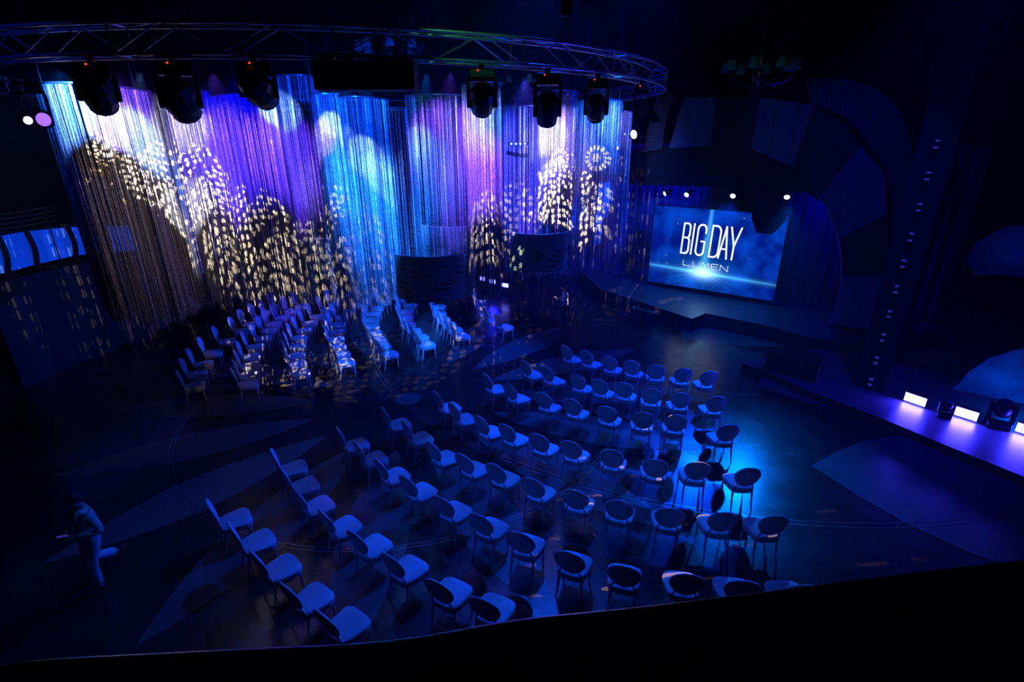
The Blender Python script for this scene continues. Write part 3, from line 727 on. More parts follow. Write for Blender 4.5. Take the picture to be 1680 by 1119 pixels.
# ------------------------------------------------------------------ curved hanging panels
def panel_mat():
    mt = M('printed flower panel', (.12, .2, .2), .6); nt = mt.node_tree; b = nt.nodes['Principled BSDF']
    tc = nt.nodes.new('ShaderNodeTexCoord'); vo = nt.nodes.new('ShaderNodeTexVoronoi'); vo.inputs['Scale'].default_value = 2.6
    wv = nt.nodes.new('ShaderNodeTexWave'); wv.wave_type = 'RINGS'; wv.inputs['Scale'].default_value = 3.0; wv.inputs['Distortion'].default_value = 9; wv.inputs['Detail'].default_value = 2
    sx = nt.nodes.new('ShaderNodeSeparateXYZ'); nt.links.new(tc.outputs['Object'], sx.inputs[0])
    nt.links.new(tc.outputs['Object'], vo.inputs['Vector']); nt.links.new(tc.outputs['Object'], wv.inputs['Vector'])
    mr = nt.nodes.new('ShaderNodeMapRange'); mr.inputs[1].default_value = -.05; mr.inputs[2].default_value = -.5; mr.inputs[3].default_value = 0; mr.inputs[4].default_value = 1
    nt.links.new(sx.outputs['Z'], mr.inputs[0])
    lt = nt.nodes.new('ShaderNodeMath'); lt.operation = 'LESS_THAN'; lt.inputs[1].default_value = .42; nt.links.new(vo.outputs['Distance'], lt.inputs[0])
    gt = nt.nodes.new('ShaderNodeMath'); gt.operation = 'MULTIPLY'; nt.links.new(lt.outputs[0], gt.inputs[0]); nt.links.new(wv.outputs['Fac'], gt.inputs[1])
    g2 = nt.nodes.new('ShaderNodeMath'); g2.operation = 'MULTIPLY'; nt.links.new(gt.outputs[0], g2.inputs[0]); nt.links.new(mr.outputs[0], g2.inputs[1])
    mx = nt.nodes.new('ShaderNodeMix'); mx.data_type = 'RGBA'; mx.inputs[6].default_value = (.16, .26, .24, 1); mx.inputs[7].default_value = (.01, .015, .012, 1)
    nt.links.new(g2.outputs[0], mx.inputs[0]); nt.links.new(mx.outputs[2], b.inputs['Base Color'])
    return mt
m_panel = panel_mat(); m_prim = M('panel edge painted as lit', (.6, .65, .68), .35)  # lit rim of the panels painted as a pale edge colour
def curved_panel(label, x0, x1, yt, yb, Y, half=58, light=None):
    A = atY(x0, yt, Y); B = atY(x1, yt, Y); zt = (A.z + B.z) / 2; zb = (atY(x0, yb, Y).z + atY(x1, yb, Y).z) / 2
    ch = (B - A).length; h = math.radians(half); R = ch / 2 / math.sin(h)
    mid = (A + B) / 2; rz = math.atan2(B.y - A.y, B.x - A.x)
    t = thing('curved_panel', label, 'hanging panel', (mid.x, mid.y, zt), rz, 'curved hanging panels')
    def arcp(r, n=24): return [(r * math.sin(-h + 2 * h * i / n), R * math.cos(h) - r * math.cos(-h + 2 * h * i / n)) for i in range(n + 1)]
    po, pi_ = arcp(R), arcp(R - .035)
    bm = prism(BM(), po + pi_[::-1], zb - zt, 0); obj('shell', bm, m_panel, t)
    obj('top_edge', tube(BM(), [(x, y, .006) for x, y in arcp(R - .017)], .014, 6), m_prim, t)
    for k in (3, 21):
        x, y = arcp(R - .017)[k]; obj('suspension_cable', tube(BM(), [(x, y, 0), (x, y, 10.98 - zt)], .004, 4), m_black, t)
    return t
curved_panel('dark curved flower-printed panel hanging in front of the strings', 646, 761, 416, 487, 11.0)
curved_panel('curved flower-printed panel behind the strings, left of the front one', 472, 585, 386, 446, 13.4)
curved_panel('curved flower-printed panel behind the strings, above the front one', 689, 791, 369, 424, 14.4)
curved_panel('curved panel hanging over the standing man, right of the others', 836, 932, 381, 441, 12.0)
curved_panel('curved panel far left behind the strings, under the petal lights', 250, 334, 388, 446, 14.6)
curved_panel('pale curved panel behind the right petal lights', 905, 990, 352, 400, 16.2)

# ------------------------------------------------------------------ chandeliers
m_shade = M('lampshade tinted as green-lit', (.20, .34, .26), .8); m_brass = M('dark brass', (.3, .22, .1), .3, .9)  # green light on the shades is put into their colour
def chandelier(label, px, py, Y, R=.75, n=8, s=1.0):
    p = atY(px, py, Y); t = thing('chandelier', label, 'chandelier', tuple(p), 0, 'shaded chandeliers')
    obj('stem', lathe(BM(), [(.02, 10.98 - p.z), (.02, .3), (.05, .2), (.03, .1), (.09, 0), (.12, -.1), (.05, -.22), (.02, -.3)], 12), m_brass, t, True)
    for k in range(n):
        a = 2 * PI * k / n + .2; ca, sa = math.cos(a), math.sin(a)
        arm = obj('arm', tube(BM(), catmull([(0, 0, -.1), (R * .4 * ca, R * .4 * sa, -.28), (R * .85 * ca, R * .85 * sa, -.2), (R * ca, R * sa, 0)], 5), .012, 6), m_brass, t)
        obj('lamp_shade', lathe(BM(), [(.13 * s, .02), (.075 * s, .24 * s), (.07 * s, .24 * s), (.122 * s, .02)], 14, (R * ca, R * sa, 0), capends=False), m_shade, t, True)
        obj('candle_tube', lathe(BM(), [(.015, -.02), (.015, .1)], 8, (R * ca, R * sa, 0)), m_brass, t)
    return t
chandelier('dim chandelier with green-lit shades above the stage opening', 1246, 118, 13.5)
chandelier('dark chandelier seen behind the round truss, over the strings', 640, 84, 15.5, .8)
chandelier('dark chandelier seen behind the right part of the truss', 858, 140, 17.5, .8)
link_light('green_ceiling_light', 'SPOT', (2.2, 5.5, 10.4), (.1, 1, .45), 60, (3.5, 12, 7.8), spot_size=math.radians(50), spot_blend=1)
link_light('green_ceiling_light', 'SPOT', (1.5, 3.6, 9.2), (.12, 1, .5), 420, (-.5, 8.2, 8.0), spot_size=math.radians(20), spot_blend=1)

link_light('added_truss_blue', 'SPOT', (4.5, 8.0, 9.8), (.03, .03, 1), 900, (1.6, 11.0, 7.7), spot_size=math.radians(45), spot_blend=1)  # added to put blue light on the truss, no ceiling fixture there
link_light('added_truss_blue', 'SPOT', (-7.0, 4.5, 10.0), (0, .05, 1), 500, (-6.5, 8.5, 7.7), spot_size=math.radians(50), spot_blend=1)  # same added blue for the left part of the truss

# ------------------------------------------------------------------ balcony on the left
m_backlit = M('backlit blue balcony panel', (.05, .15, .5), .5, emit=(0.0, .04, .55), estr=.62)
m_gold = M('gold rail', (.6, .45, .15), .3, .9)
tp = [(-40, 396), (0, 388), (45, 380), (112, 373), (165, 371), (225, 371)]
bt = [(-30, 456), (14, 446), (62, 433), (125, 419), (178, 413), (240, 411)]
t = thing('balcony_front', 'curved balcony front of glowing blue panels between dark posts, far left', 'balcony')
Ys = [13.2, 13.8, 14.6, 15.6, 16.4, 17.2]
for i in range(len(tp) - 1):
    A = atY(*tp[i], Ys[i]); B = atY(*tp[i + 1], Ys[i + 1]); C_ = atY(*bt[i + 1], Ys[i + 1]); D_ = atY(*bt[i], Ys[i])
    g = .03; n_ = (B - A).cross(D_ - A).normalized()
    if n_.y < 0: n_ = -n_
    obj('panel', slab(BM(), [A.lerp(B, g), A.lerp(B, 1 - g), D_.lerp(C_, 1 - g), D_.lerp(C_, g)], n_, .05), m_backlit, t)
    mid = (A + D_) / 2; bow = Vector((.14, -.1, 0))
    obj('post', tube(BM(), catmull([A + Vector((0, -.05, .1)), mid + bow, D_ + Vector((0, -.05, -.1))], 5), .07, 8), m_black, t)
tops = [atY(x, y - 4, Ys[i]) for i, (x, y) in enumerate(tp)]
obj('top_rail', tube(BM(), catmull(tops, 5), .05, 8), m_black_gloss, t)
bots = [atY(x, y + 4, Ys[i]) for i, (x, y) in enumerate(bt)]
path = catmull(bots, 5)
poly = [(p.x, p.y) for p in path] + [(p.x - 1.2, p.y + 1.8) for p in path[::-1]]
zb_ = min(p.z for p in bots)
struct('balcony_wall_left', prism(BM(), poly, 0, zb_), m_black, 'dark curved wall under the glowing balcony front', 'wall')
t = thing('gold_railing', 'faint gold rails above the glowing balcony front, far left', 'railing')
for k in range(4):
    obj('rail', tube(BM(), [atY(-20, 378 - k * 8, 14.2), atY(30, 372 - k * 8, 15), atY(90, 362 - k * 8, 16)], .012, 5), m_gold, t)
for x in (-10, 40, 85):
    a_ = atY(x, 384, 14.9); obj('post', tube(BM(), [(a_.x, a_.y, zb_ + .02), (a_.x, a_.y, a_.z + .75)], .02, 6), m_black, t)

# ------------------------------------------------------------------ foreground parapet
pe = [at(x, y, 5.6) for x, y in ((-60, 1092), (0, 1086), (100, 1075), (370, 1061), (640, 1046), (850, 1012), (1060, 990), (1290, 962), (1500, 935), (1680, 915), (1800, 900))]
pe = catmull(pe, 4)
poly = [xy(p) for p in pe] + [(pe[-1].x + .6, .1), (pe[0].x - .6, .1)]
struct('balcony_parapet', prism(BM(), poly[::-1], 4.4, 5.585), m_black, 'black balcony parapet across the bottom of the view', 'parapet')
m_edge = noise_color(M('parapet edge highlight', (.25, .25, .28), .25, .8), (.05, .05, .06), (.5, .5, .52), 3)
tag(obj('parapet_highlight', tube(BM(), [p + Vector((0, -.012, -.004)) for p in pe], .007, 8), m_edge), 'thin added strip of highlight along the edge of the near balcony parapet', 'rail')  # strip added to carry the thin highlight on the parapet edge

# ------------------------------------------------------------------ chairs
def make_chair():
    t = thing('banquet_chair', 'x', 'chair')
    # seat cushion: rounded trapezoid, domed
    def outline(s, n=28):
        o = []
        for k in range(n):
            a = 2 * PI * k / n; c_, s_ = math.cos(a), math.sin(a); e = .55
            x = abs(c_) ** e * (1 if c_ > 0 else -1); y = abs(s_) ** e * (1 if s_ > 0 else -1)
            o.append((x * (.250 + .030 * y) * s, y * .250 * s + .005))
        return o
    bm = BM(); rows = []
    for s, z in ((.90, .425), (.985, .432), (1.0, .455), (.985, .478), (.90, .492), (.6, .503), (.25, .507)):
        rows.append([bm.verts.new((x, y, z)) for x, y in outline(s)])
    for A, B in zip(rows, rows[1:]):
        for k in range(28): bm.faces.new((A[k], A[(k + 1) % 28], B[(k + 1) % 28], B[k]))
    bm.faces.new(rows[0][::-1]); bm.faces.new(rows[-1]); obj('seat', bm, m_fabric, t, True)
    bm = BM(); rows = []
    for s, z in ((.90, .375), (.97, .38), (.97, .425), (.88, .428)):
        rows.append([bm.verts.new((x, y, z)) for x, y in outline(s)])
    for A, B in zip(rows, rows[1:]):
        for k in range(28): bm.faces.new((A[k], A[(k + 1) % 28], B[(k + 1) % 28], B[k]))
    bm.faces.new(rows[0][::-1]); bm.faces.new(rows[-1]); obj('seat_frame', bm, m_chair_frame, t, True)
    # oval back, leaning
    tilt = math.radians(12)
    def bp(x, v, d=0):   # x across, v up the back from the seat
        y = -.215 - v * math.sin(tilt) + d * math.cos(tilt) - .35 * 0 + .35 * x * x; return Vector((x, y, .45 + v * math.cos(tilt) + d * math.sin(tilt)))
    def oval(s, n=28):
        return [(.220 * s * math.cos(2 * PI * k / n) * (1 + .13 * math.sin(2 * PI * k / n)), .335 + .225 * s * math.sin(2 * PI * k / n)) for k in range(n)]
    bm = BM(); rows = []
    for s, d in ((.55, -.026), (.88, -.02), (.93, 0), (.88, .026), (.55, .038)):
        rows.append([bm.verts.new(bp(x, v_, d)) for x, v_ in oval(s)])
    for A, B in zip(rows, rows[1:]):
        for k in range(28): bm.faces.new((A[k], A[(k + 1) % 28], B[(k + 1) % 28], B[k]))
    bm.faces.new(rows[0][::-1]); bm.faces.new(rows[-1]); obj('backrest', bm, m_fabric, t, True)
    bm = BM(); tube(bm, [bp(x, v_) for x, v_ in oval(1.0)], .019, 8, True)
    obj('back_frame', bm, m_chair_frame, t, True)
    for s in (-1, 1):
        obj('back_support', tube(BM(), [bp(s * .175, -.05), bp(s * .165, .06), bp(s * .13, .16)], .017, 8), m_chair_frame, t, True)
    for s in (-1, 1):
        bm = BM(); tube(bm, [(s * .205, .175, .40), (s * .21, .18, .33), (s * .212, .186, .15), (s * .214, .19, 0)], [.024, .023, .015, .011], 8); obj('leg', bm, m_chair_frame, t, True)
        bm = BM(); tube(bm, [(s * .175, -.19, .41), (s * .18, -.205, .28), (s * .185, -.235, .12), (s * .19, -.27, 0)], [.022, .020, .015, .011], 8); obj('leg', bm, m_chair_frame, t, True)
    return t
proto = make_chair(); used = [False]
def put_chair(p, ang, label, group):
    if not used[0]: c_ = proto; used[0] = True
    else: c_ = copy_tree(proto)
    c_.location = (p[0], p[1], 0); c_.rotation_euler = (0, 0, ang - PI / 2)
    c_['label'] = label; c_['group'] = group
BACKS = dict(A=[(931.5,580),(964,588),(1000,597),(1037.5,604),(1075,611),(1119,616.5),(1161,622)],
 B=[(864.5,605),(900,615),(949,627.5),(985,636),(1024,641),(1068,651),(1115,657.5),(1173,664)],
 C=[(802,628),(839,644),(892,658),(940,669),(996.5,681),(1053,690),(1108,695),(1190,711)],
 D=[(721.5,658),(748,678),(793,699.5),(834,712),(885,727.5),(938,739),(1003,753),(1074,769),(1142,773),(1223,783)],
 E=[(636,685.6),(671,709),(714,742.6),(764,762),(815.5,778),(876,801.5),(944,820),(1015,837),(1097,850),(1181,856.5),(1263.7,862)])
FSEAT = dict(F=[(584,729),(613,752),(648,780),(691,806.5),(746,839),(805.5,866.5),(865,894),(942,925),(1024,946),(1118,958),(1203,968),(1292,974)],
 G=[(481,767),(499,796),(522,829),(564.7,864),(613,896),(670,933),(740.5,972),(810.5,999)],
 H=[(385,851),(422,887),(461,931),(511.5,981),(569,1024)])
SEATS = dict(c1=[(319,633),(324,614),(334,597),(350,578),(372,559),(397,543),(411,531),(428,521),(442,512),(457,502)],
 c2=[(407,629),(408,615),(410,600),(412,585),(419,569),(432,555),(441,542),(450,531),(463,520),(479,509),(494,501)],
 c3=[(492,611),(488,597),(486,583),(487,568),(491,554),(499,542),(508,530),(521,519),(537,507),(550,497),(563,487)],
 c4=[(567,593),(560,580),(554,568),(552,557),(552,545),(554,533),(561,521),(571,510),(585,499),(598,490),(610,483)],
 c5=[(638,580),(628,568),(620,557),(614,546),(611,535),(611,524),(613,514),(619,505),(630,495),(646,485)],
 c6=[(700,565),(690,553),(679,543),(670,533),(666,522),(667,511),(673,501)],
 c7=[(757,551),(746,541),(736,532),(727,524),(721,514),(720,503)],
 c8=[(828,536),(809,526),(797,516),(791,505),(789,495)])
ORD = ['first', 'second', 'third', 'fourth', 'fifth', 'sixth', 'seventh', 'eighth', 'ninth', 'tenth', 'eleventh', 'twelfth']
FC = Vector((5.6, 18.2)); BC = Vector((2.4, 18.6))
rows_w = dict(A='front row', B='second row', C='third row', D='fourth row', E='fifth row', F='sixth row', G='seventh row', H='last row')
for key, L in list(BACKS.items()) + list(FSEAT.items()):
    for i, (x, y) in enumerate(L):
        if key in BACKS:
            g = at(x, y, .76); d = (FC - Vector(xy(g))).normalized(); p = Vector(xy(g)) + d * .265
        else:
            g = at(x, y, .49); p = Vector(xy(g))
        d = FC - p
        put_chair(p, math.radians(68) + (math.atan2(d.y, d.x) - math.radians(68)) * 1.45 + random.uniform(-.05, .05), 'ivory oval-back chair, %s from the left in the near block, %s' % (ORD[i], rows_w[key]), 'chairs of the near block')
cols_w = dict(c1='leftmost file', c2='second file', c3='third file', c4='fourth file', c5='fifth file', c6='sixth file', c7='seventh file', c8='rightmost file')
for key, L in SEATS.items():
    P = [Vector(xy(at(x, y, .48))) for x, y in L]
    for i, p in enumerate(P):
        d = BC - p
        put_chair(p, math.atan2(d.y, d.x) + random.uniform(-.05, .05), 'ivory oval-back chair, %s from near end, far block, %s' % (ORD[i], cols_w[key]), 'chairs of the far block')

# ------------------------------------------------------------------ people
def skin_obj(name, chains, mat, parent, sub=1, root=0):
    """chains: list of [(pos, radius)...]; positions shared between chains are merged so the surface is continuous"""
    verts, rad, edges, idx = [], [], [], {}
    for ch in chains:
        prev = None
        for p, r in ch:
            k = tuple(round(c_, 4) for c_ in p)
            if k not in idx: idx[k] = len(verts); verts.append(p); rad.append(r)
            if prev is not None and (prev, idx[k]) not in edges: edges.append((prev, idx[k]))
            prev = idx[k]
    me = bpy.data.meshes.new(name); me.from_pydata([tuple(v) for v in verts], edges, []); me.materials.append(mat)
    o = bpy.data.objects.new(name, me); COL.objects.link(o); o.parent = parent
    sm_ = o.modifiers.new('skin', 'SKIN'); sm_.use_smooth_shade = True
    if not me.skin_vertices: me.attributes  # layer is made with the modifier
    sv = me.skin_vertices[0].data if len(me.skin_vertices) else None
    if sv is None:
        bmt = bmesh.new(); bmt.from_mesh(me); ly = bmt.verts.layers.skin.verify(); bmt.to_mesh(me); bmt.free(); sv = me.skin_vertices[0].data
    for i, r in enumerate(rad):
        sv[i].radius = r if isinstance(r, tuple) else (r, r); sv[i].use_root = (i == root)
    s_ = o.modifiers.new('subdivision', 'SUBSURF'); s_.levels = sub; s_.render_levels = sub
    return o
def hand(base, dirv, side, palm_up):
    """chains of a palm, four unequal bent fingers and a thumb"""
    d = Vector(dirv).normalized(); s = Vector(side).normalized(); n = d.cross(s).normalized() * palm_up
    b = Vector(base); ch = []
    wrist = b; palm = b + d * .05; ch.append([(wrist, .024), (palm, .030)])
    for k, (o_, L) in enumerate(((-.030, .062), (-.010, .074), (.010, .070), (.029, .056))):
        k0 = palm + d * .028 + s * o_; k1 = k0 + d * L * .42 + n * .006; k2 = k1 + d * L * .30 + n * .018; k3 = k2 + d * L * .18 + n * .024
        ch.append([(palm, .030), (k0, .0095), (k1, .009), (k2, .0085), (k3, .0075)])
    t0 = b + d * .03 - s * .034; t1 = t0 + d * .03 - s * .024 + n * .008; t2 = t1 + d * .026 - s * .004 + n * .012
    ch.append([(palm, .030), (t0, .012), (t1, .010), (t2, .0085)])
    return ch
m_skin = M('skin', (.42, .26, .19), .55); m_hair = M('dark hair', (.02, .015, .012), .6)
m_shoe = M('shoe leather', (.03, .028, .028), .35)
def build_person(label, loc, rz, top_m, leg_m, jacket, pose, hatless=True, undershirt=None, hairm=None):
    """figure faces +Y in its own space, 1.78 m tall"""
    t = thing('person', label, 'person', loc, rz)
    V = Vector
    lean = pose.get('lean', 0.0)
    hip = V((0, 0, .96)); waist = V((0, .01 + lean * .1, 1.10)); chest = V((0, .01 + lean * .5, 1.30)); neckb = V((0, lean * .9, 1.46)); neck = V((0, .012 + lean, 1.505))
    hd = pose.get('head', V((0, .03, .12))); headc = neck + hd
    body = []
    body.append([(hip, (.125, .09)), (waist, (.115, .085)), (chest, (.165, .11)), (neckb, (.075, .07)), (neck, .052), (neck + hd * .45, .066), (headc, (.078, .092)), (headc + V((0, 0, .07)), (.070, .082)), (headc + V((0, 0, .125)), .04)])
    sh = {}
    for s, key in ((-1, 'L'), (1, 'R')):
        S = V((s * .19, lean * .8 - .005, 1.42)); El, Wr = pose[key]; sh[key] = (S, V(El), V(Wr))
        body.append([(chest, (.165, .11)), (S, .058), (V(El), .042), (V(Wr), .026)])
        K, A = pose['k' + key], pose['a' + key]
        H = V((s * .09, 0, .90)); K = V(K); A = V(A)
        body.append([(hip, (.125, .09)), (H, .078), (K, .055), (A, .038), (A + V((0, -.03, -.05)), .034), (A + V((0, .10, -.06)), .034), (A + V((0, .17, -.065)), .022)])
    # hands
    for s, key in ((-1, 'L'), (1, 'R')):
        S, El, Wr = sh[key]; d = (Wr - El).normalized()
        sd = V((s, 0, 0)) - d * d.x * s
        if sd.length < .2: sd = V((0, 0, 1)) - d * d.z
        hc = hand(Wr, d, sd.normalized(), 1 if key == 'R' else -1)
        body += hc
    # face: nose, brow, chin, ears as short branches of the same body surface
    fd = V((0, 1, -.12)).normalized()
    for off_, r in ((V((0, .105, -.01)), .014),):
        body.append([(headc, (.078, .092)), (headc + off_, r)])
    for s in (-1, 1): body.append([(headc, (.078, .092)), (headc + V((s * .088, -.005, -.005)), .018)])
    body_o = skin_obj('body', body, m_skin, t, 1)
    m_eye = bpy.data.materials.get('eye') or M('eye', (.85, .85, .85), .2)
    m_lip = bpy.data.materials.get('lips') or M('lips', (.35, .13, .12), .5)
    for s in (-1, 1):
        obj('eye', lathe(BM(), [(.002, -.004), (.008, -.002), (.008, .001), (.003, .004)], 10, headc + V((s * .028, .084, .018)), Matrix.Rotation(-PI / 2, 3, 'X')), m_eye, t)
    obj('mouth', box(BM(), headc + V((0, .080, -.045)), (.038, .008, .008)), m_lip, t)
    # hair: cap over skull
    bm = BM(); bmesh.ops.create_uvsphere(bm, u_segments=18, v_segments=12, radius=1)
    for v_ in bm.verts:
        c_ = v_.co; front_cut = c_.y > .35 and c_.z < .30
        k_ = .93 if front_cut else 1.0
        v_.co = V((c_.x * .088 * k_, c_.y * .102 * k_ - .012, max(c_.z, -.35) * .105 * k_ + .055)) + headc
    obj('hair', bm, hairm or m_hair, t, True)
    # garments follow the body, a little larger
    g = .018
    tor = [(V((0, 0, .87 if not jacket else .74)), (.205, .155) if jacket else (.18, .135)), (V((0, 0, .97)), (.198, .150) if jacket else (.180, .135)), (waist, (.168, .128)), (chest, (.182, .125)), (V((0, lean * .85, 1.44)), (.13, .09)), (V((0, lean * .9, 1.49)), (.078, .072))]
    tops = [tor]
    for s, key in ((-1, 'L'), (1, 'R')):
        S, El, Wr = sh[key]; end = Wr if jacket or not pose.get('short') else S.lerp(El, .75)
        ch = [(chest, (.182, .125)), (S, .072)]
        if pose.get('short'): ch += [(S.lerp(El, .75), .062)]
        else: ch += [(El, .056), (El.lerp(Wr, .85), .042)]
        tops.append(ch)
    jk = skin_obj('jacket' if jacket else 'shirt', tops, top_m, t, 1)
    if jacket:
        for s in (-1, 1):
            b = BM(); P = [V((s * .07, .085 + lean * .9, 1.475)), V((s * .075, .128 + lean * .6, 1.36)), V((s * .02, .135 + lean * .3, 1.16))]
            tube(b, catmull(P, 4), [.022] * 9, 6); obj('lapel', b, top_m, jk, True)
        obj('undershirt', slab(BM(), [V((-.05, .118 + lean * .9, 1.45)), V((.05, .118 + lean * .9, 1.45)), V((.012, .135 + lean * .4, 1.20)), V((-.012, .135 + lean * .4, 1.20))], (0, 1, 0), .012), m_hair, jk)
    trs = [[(V((0, 0, 1.09)), (.150, .115)), (V((0, 0, .95)), (.182, .138))]]
    for s, key in ((-1, 'L'), (1, 'R')):
        H = V((s * .09, 0, .88)); K = V(pose['k' + key]); A = V(pose['a' + key])
        trs.append([(V((0, 0, .95)), (.182, .138)), (H, .115), (K, .082), (A + (K - A) * .02, .074)])
    skin_obj('trousers', trs, leg_m, t, 1)
    for s, key in ((-1, 'L'), (1, 'R')):
        A = V(pose['a' + key])
        bm = BM(); rows = []
        lift = A.z > .2
        for yy, w_, h_ in ((-.085, .03, .05), (-.06, .042, .085), (.0, .045, .09), (.07, .048, .06), (.14, .048, .045), (.19, .035, .032), (.21, .012, .015)):
            rows.append([bm.verts.new((A.x + w_ * math.cos(q_ * PI / 4 + .39), A.y + yy, max(0, 0) + (A.z - .085) + h_ * (.5 + .5 * math.sin(q_ * PI / 4 + .39)) + (-.14 * yy if False else 0))) for q_ in range(8)])
        for R1, R2 in zip(rows, rows[1:]):
            for k in range(8): bm.faces.new((R1[k], R2[k], R2[(k + 1) % 8], R1[(k + 1) % 8]))
        bm.faces.new(rows[0]); bm.faces.new(rows[-1][::-1])
        if lift: bmesh.ops.rotate(bm, verts=bm.verts, cent=A, matrix=Matrix.Rotation(math.radians(-65), 3, 'X'))
        obj('shoe', bm, m_shoe, t, True)
    return t
m_suit = noise_color(M('pale suit cloth', (.5, .52, .5), .85), (.46, .48, .46), (.56, .58, .56), 30, 2, bump=.05)
m_white_shirt = M('white shirt', (.75, .75, .78), .8); m_dark_tr = M('dark trousers', (.02, .02, .03), .8)
V = Vector
pl_ = at(163, 960, 0)
suit = build_person('person in a pale suit walking at the lower left, looking down at a phone', (pl_.x, pl_.y, 0), math.radians(152), m_suit, m_suit, True,
    dict(lean=.01, head=V((0, .06, .105)), L=((-.30, -.05, 1.16), (-.08, .20, 1.13)), R=((.33, -.06, 1.17), (.08, .21, 1.13)),
         kL=(-.09, .07, .50), aL=(-.09, .03, .085), kR=(.10, .03, .50), aR=(.12, -.36, .34)))
suit_r = Matrix.Rotation(.13, 3, 'Y') @ Matrix.Rotation(math.radians(152), 3, 'Z')      # weight shifted over the standing leg
suit.scale = (1.04, 1.04, 1.04); suit.rotation_euler = suit_r.to_euler()
ph = thing('smartphone', 'small phone with a lit screen held by the person in the pale suit', 'phone', tuple(suit.matrix_basis @ Vector((0, .30, 1.165))), math.radians(152))
suit_m = Matrix.Translation((pl_.x, pl_.y, 0)) @ suit_r.to_4x4() @ Matrix.Scale(1.04, 4)
ph.location = suit_m @ Vector((0, .285, 1.155))
R = Matrix.Rotation(math.radians(25), 3, 'X')
obj('phone_body', bevel(box(BM(), (0, 0, 0), (.075, .15, .009), R), .003), m_black_gloss, ph)
obj('phone_screen', box(BM(), R @ Vector((0, 0, .0055)), (.066, .135, .002), R), M('lit phone screen', (.3, .3, .8), .3, emit=(.2, .1, 1), estr=.12), ph)
pr_ = at(926, 541, 0)
man = build_person('person in white shirt and dark trousers standing before the stage, looking at a phone', (pr_.x, pr_.y, 0), math.radians(95), m_white_shirt, m_dark_tr, False,
    dict(lean=.03, head=V((0, .06, .115)), L=((-.27, .02, 1.17), (-.07, .24, 1.24)), R=((.28, .02, 1.16), (.07, .24, 1.22)),
         kL=(-.11, .04, .50), aL=(-.14, .08, .085), kR=(.11, .0, .50), aR=(.15, -.08, .085)))
man.scale = (.97, .97, .97)
man_m = Matrix.Translation((pr_.x, pr_.y, 0)) @ Matrix.Rotation(math.radians(95), 4, 'Z') @ Matrix.Scale(.97, 4)
p2 = thing('smartphone', 'phone held up by the person in the white shirt before the stage', 'phone', tuple(man_m @ Vector((0, .345, 1.26))), math.radians(95))
obj('phone_body', bevel(box(BM(), (0, 0, 0), (.075, .15, .009), R), .003), m_black_gloss, p2)
obj('phone_screen', box(BM(), R @ Vector((0, 0, .0055)), (.066, .135, .002), R), M('bright phone screen', (.9, .8, .8), .3, emit=(1, .75, .65), estr=1.5), p2)

# ------------------------------------------------------------------ lights of the truss heads on the strings
def gobo(lamp, kind):
    """a metal pattern plate in the lamp: rosettes and scattered petals"""
    L = lamp.data; L.use_nodes = True; nt = L.node_tree; nt.nodes.clear()
    N = nt.nodes.new; K = nt.links.new
    def mm(op, a, b=None):
        n = N('ShaderNodeMath'); n.operation = op
        for i, v_ in enumerate((a, b)):
            if v_ is None: continue
            if isinstance(v_, (int, float)): n.inputs[i].default_value = v_
            else: K(v_, n.inputs[i])
        return n.outputs[0]
    tc = N('ShaderNodeTexCoord'); s = N('ShaderNodeSeparateXYZ'); K(tc.outputs['Normal'], s.inputs[0])
    z = mm('ABSOLUTE', s.outputs['Z']); u_ = mm('DIVIDE', s.outputs['X'], z); v_ = mm('DIVIDE', s.outputs['Y'], z)
    cb = N('ShaderNodeCombineXYZ'); K(u_, cb.inputs[0]); K(v_, cb.inputs[1])
    total = None
    if kind == 'petals':
        vo = N('ShaderNodeTexVoronoi'); vo.voronoi_dimensions = '2D'; vo.inputs['Scale'].default_value = 27; vo.inputs['Randomness'].default_value = .55; K(cb.outputs[0], vo.inputs['Vector'])
        total = mm('LESS_THAN', vo.outputs['Distance'], .31)
        # leave open only a drooping fan of the plate
        nz = N('ShaderNodeTexNoise'); nz.noise_dimensions = '2D'; nz.inputs['Scale'].default_value = 4.5; nz.inputs['Detail'].default_value = 1; K(cb.outputs[0], nz.inputs['Vector'])
        total = mm('MULTIPLY', total, mm('GREATER_THAN', nz.outputs['Fac'], .42))
    elif kind == 'rosette':
        r = mm('SQRT', mm('ADD', mm('MULTIPLY', u_, u_), mm('MULTIPLY', v_, v_))); a = mm('ARCTAN2', v_, u_)
        ring = mm('GREATER_THAN', mm('SINE', mm('MULTIPLY', r, 2 * PI / .05)), -.2)
        dots = mm('GREATER_THAN', mm('SINE', mm('MULTIPLY', a, 15)), -.25)
        total = mm('MULTIPLY', ring, dots)
    else:   # slits
        total = mm('GREATER_THAN', mm('SINE', mm('MULTIPLY', mm('ADD', mm('MULTIPLY', u_, .3), v_), 90)), .93)
        vo = N('ShaderNodeTexNoise'); vo.noise_dimensions = '2D'; vo.inputs['Scale'].default_value = 14; K(cb.outputs[0], vo.inputs['Vector'])
        total = mm('MULTIPLY', total, mm('GREATER_THAN', vo.outputs['Fac'], .58))
    em = N('ShaderNodeEmission'); K(total, em.inputs[1]); o_ = N('ShaderNodeOutputLight'); K(em.outputs[0], o_.inputs[0])
def cur(px, py, Y): return atY(px, py, Y)
def spot(name, src, dst, col, pw, size, blend=.5, r=.03):
    return link_light(name, 'SPOT', src, col, pw, dst, spot_size=math.radians(size), spot_blend=blend, shadow_soft_size=r)
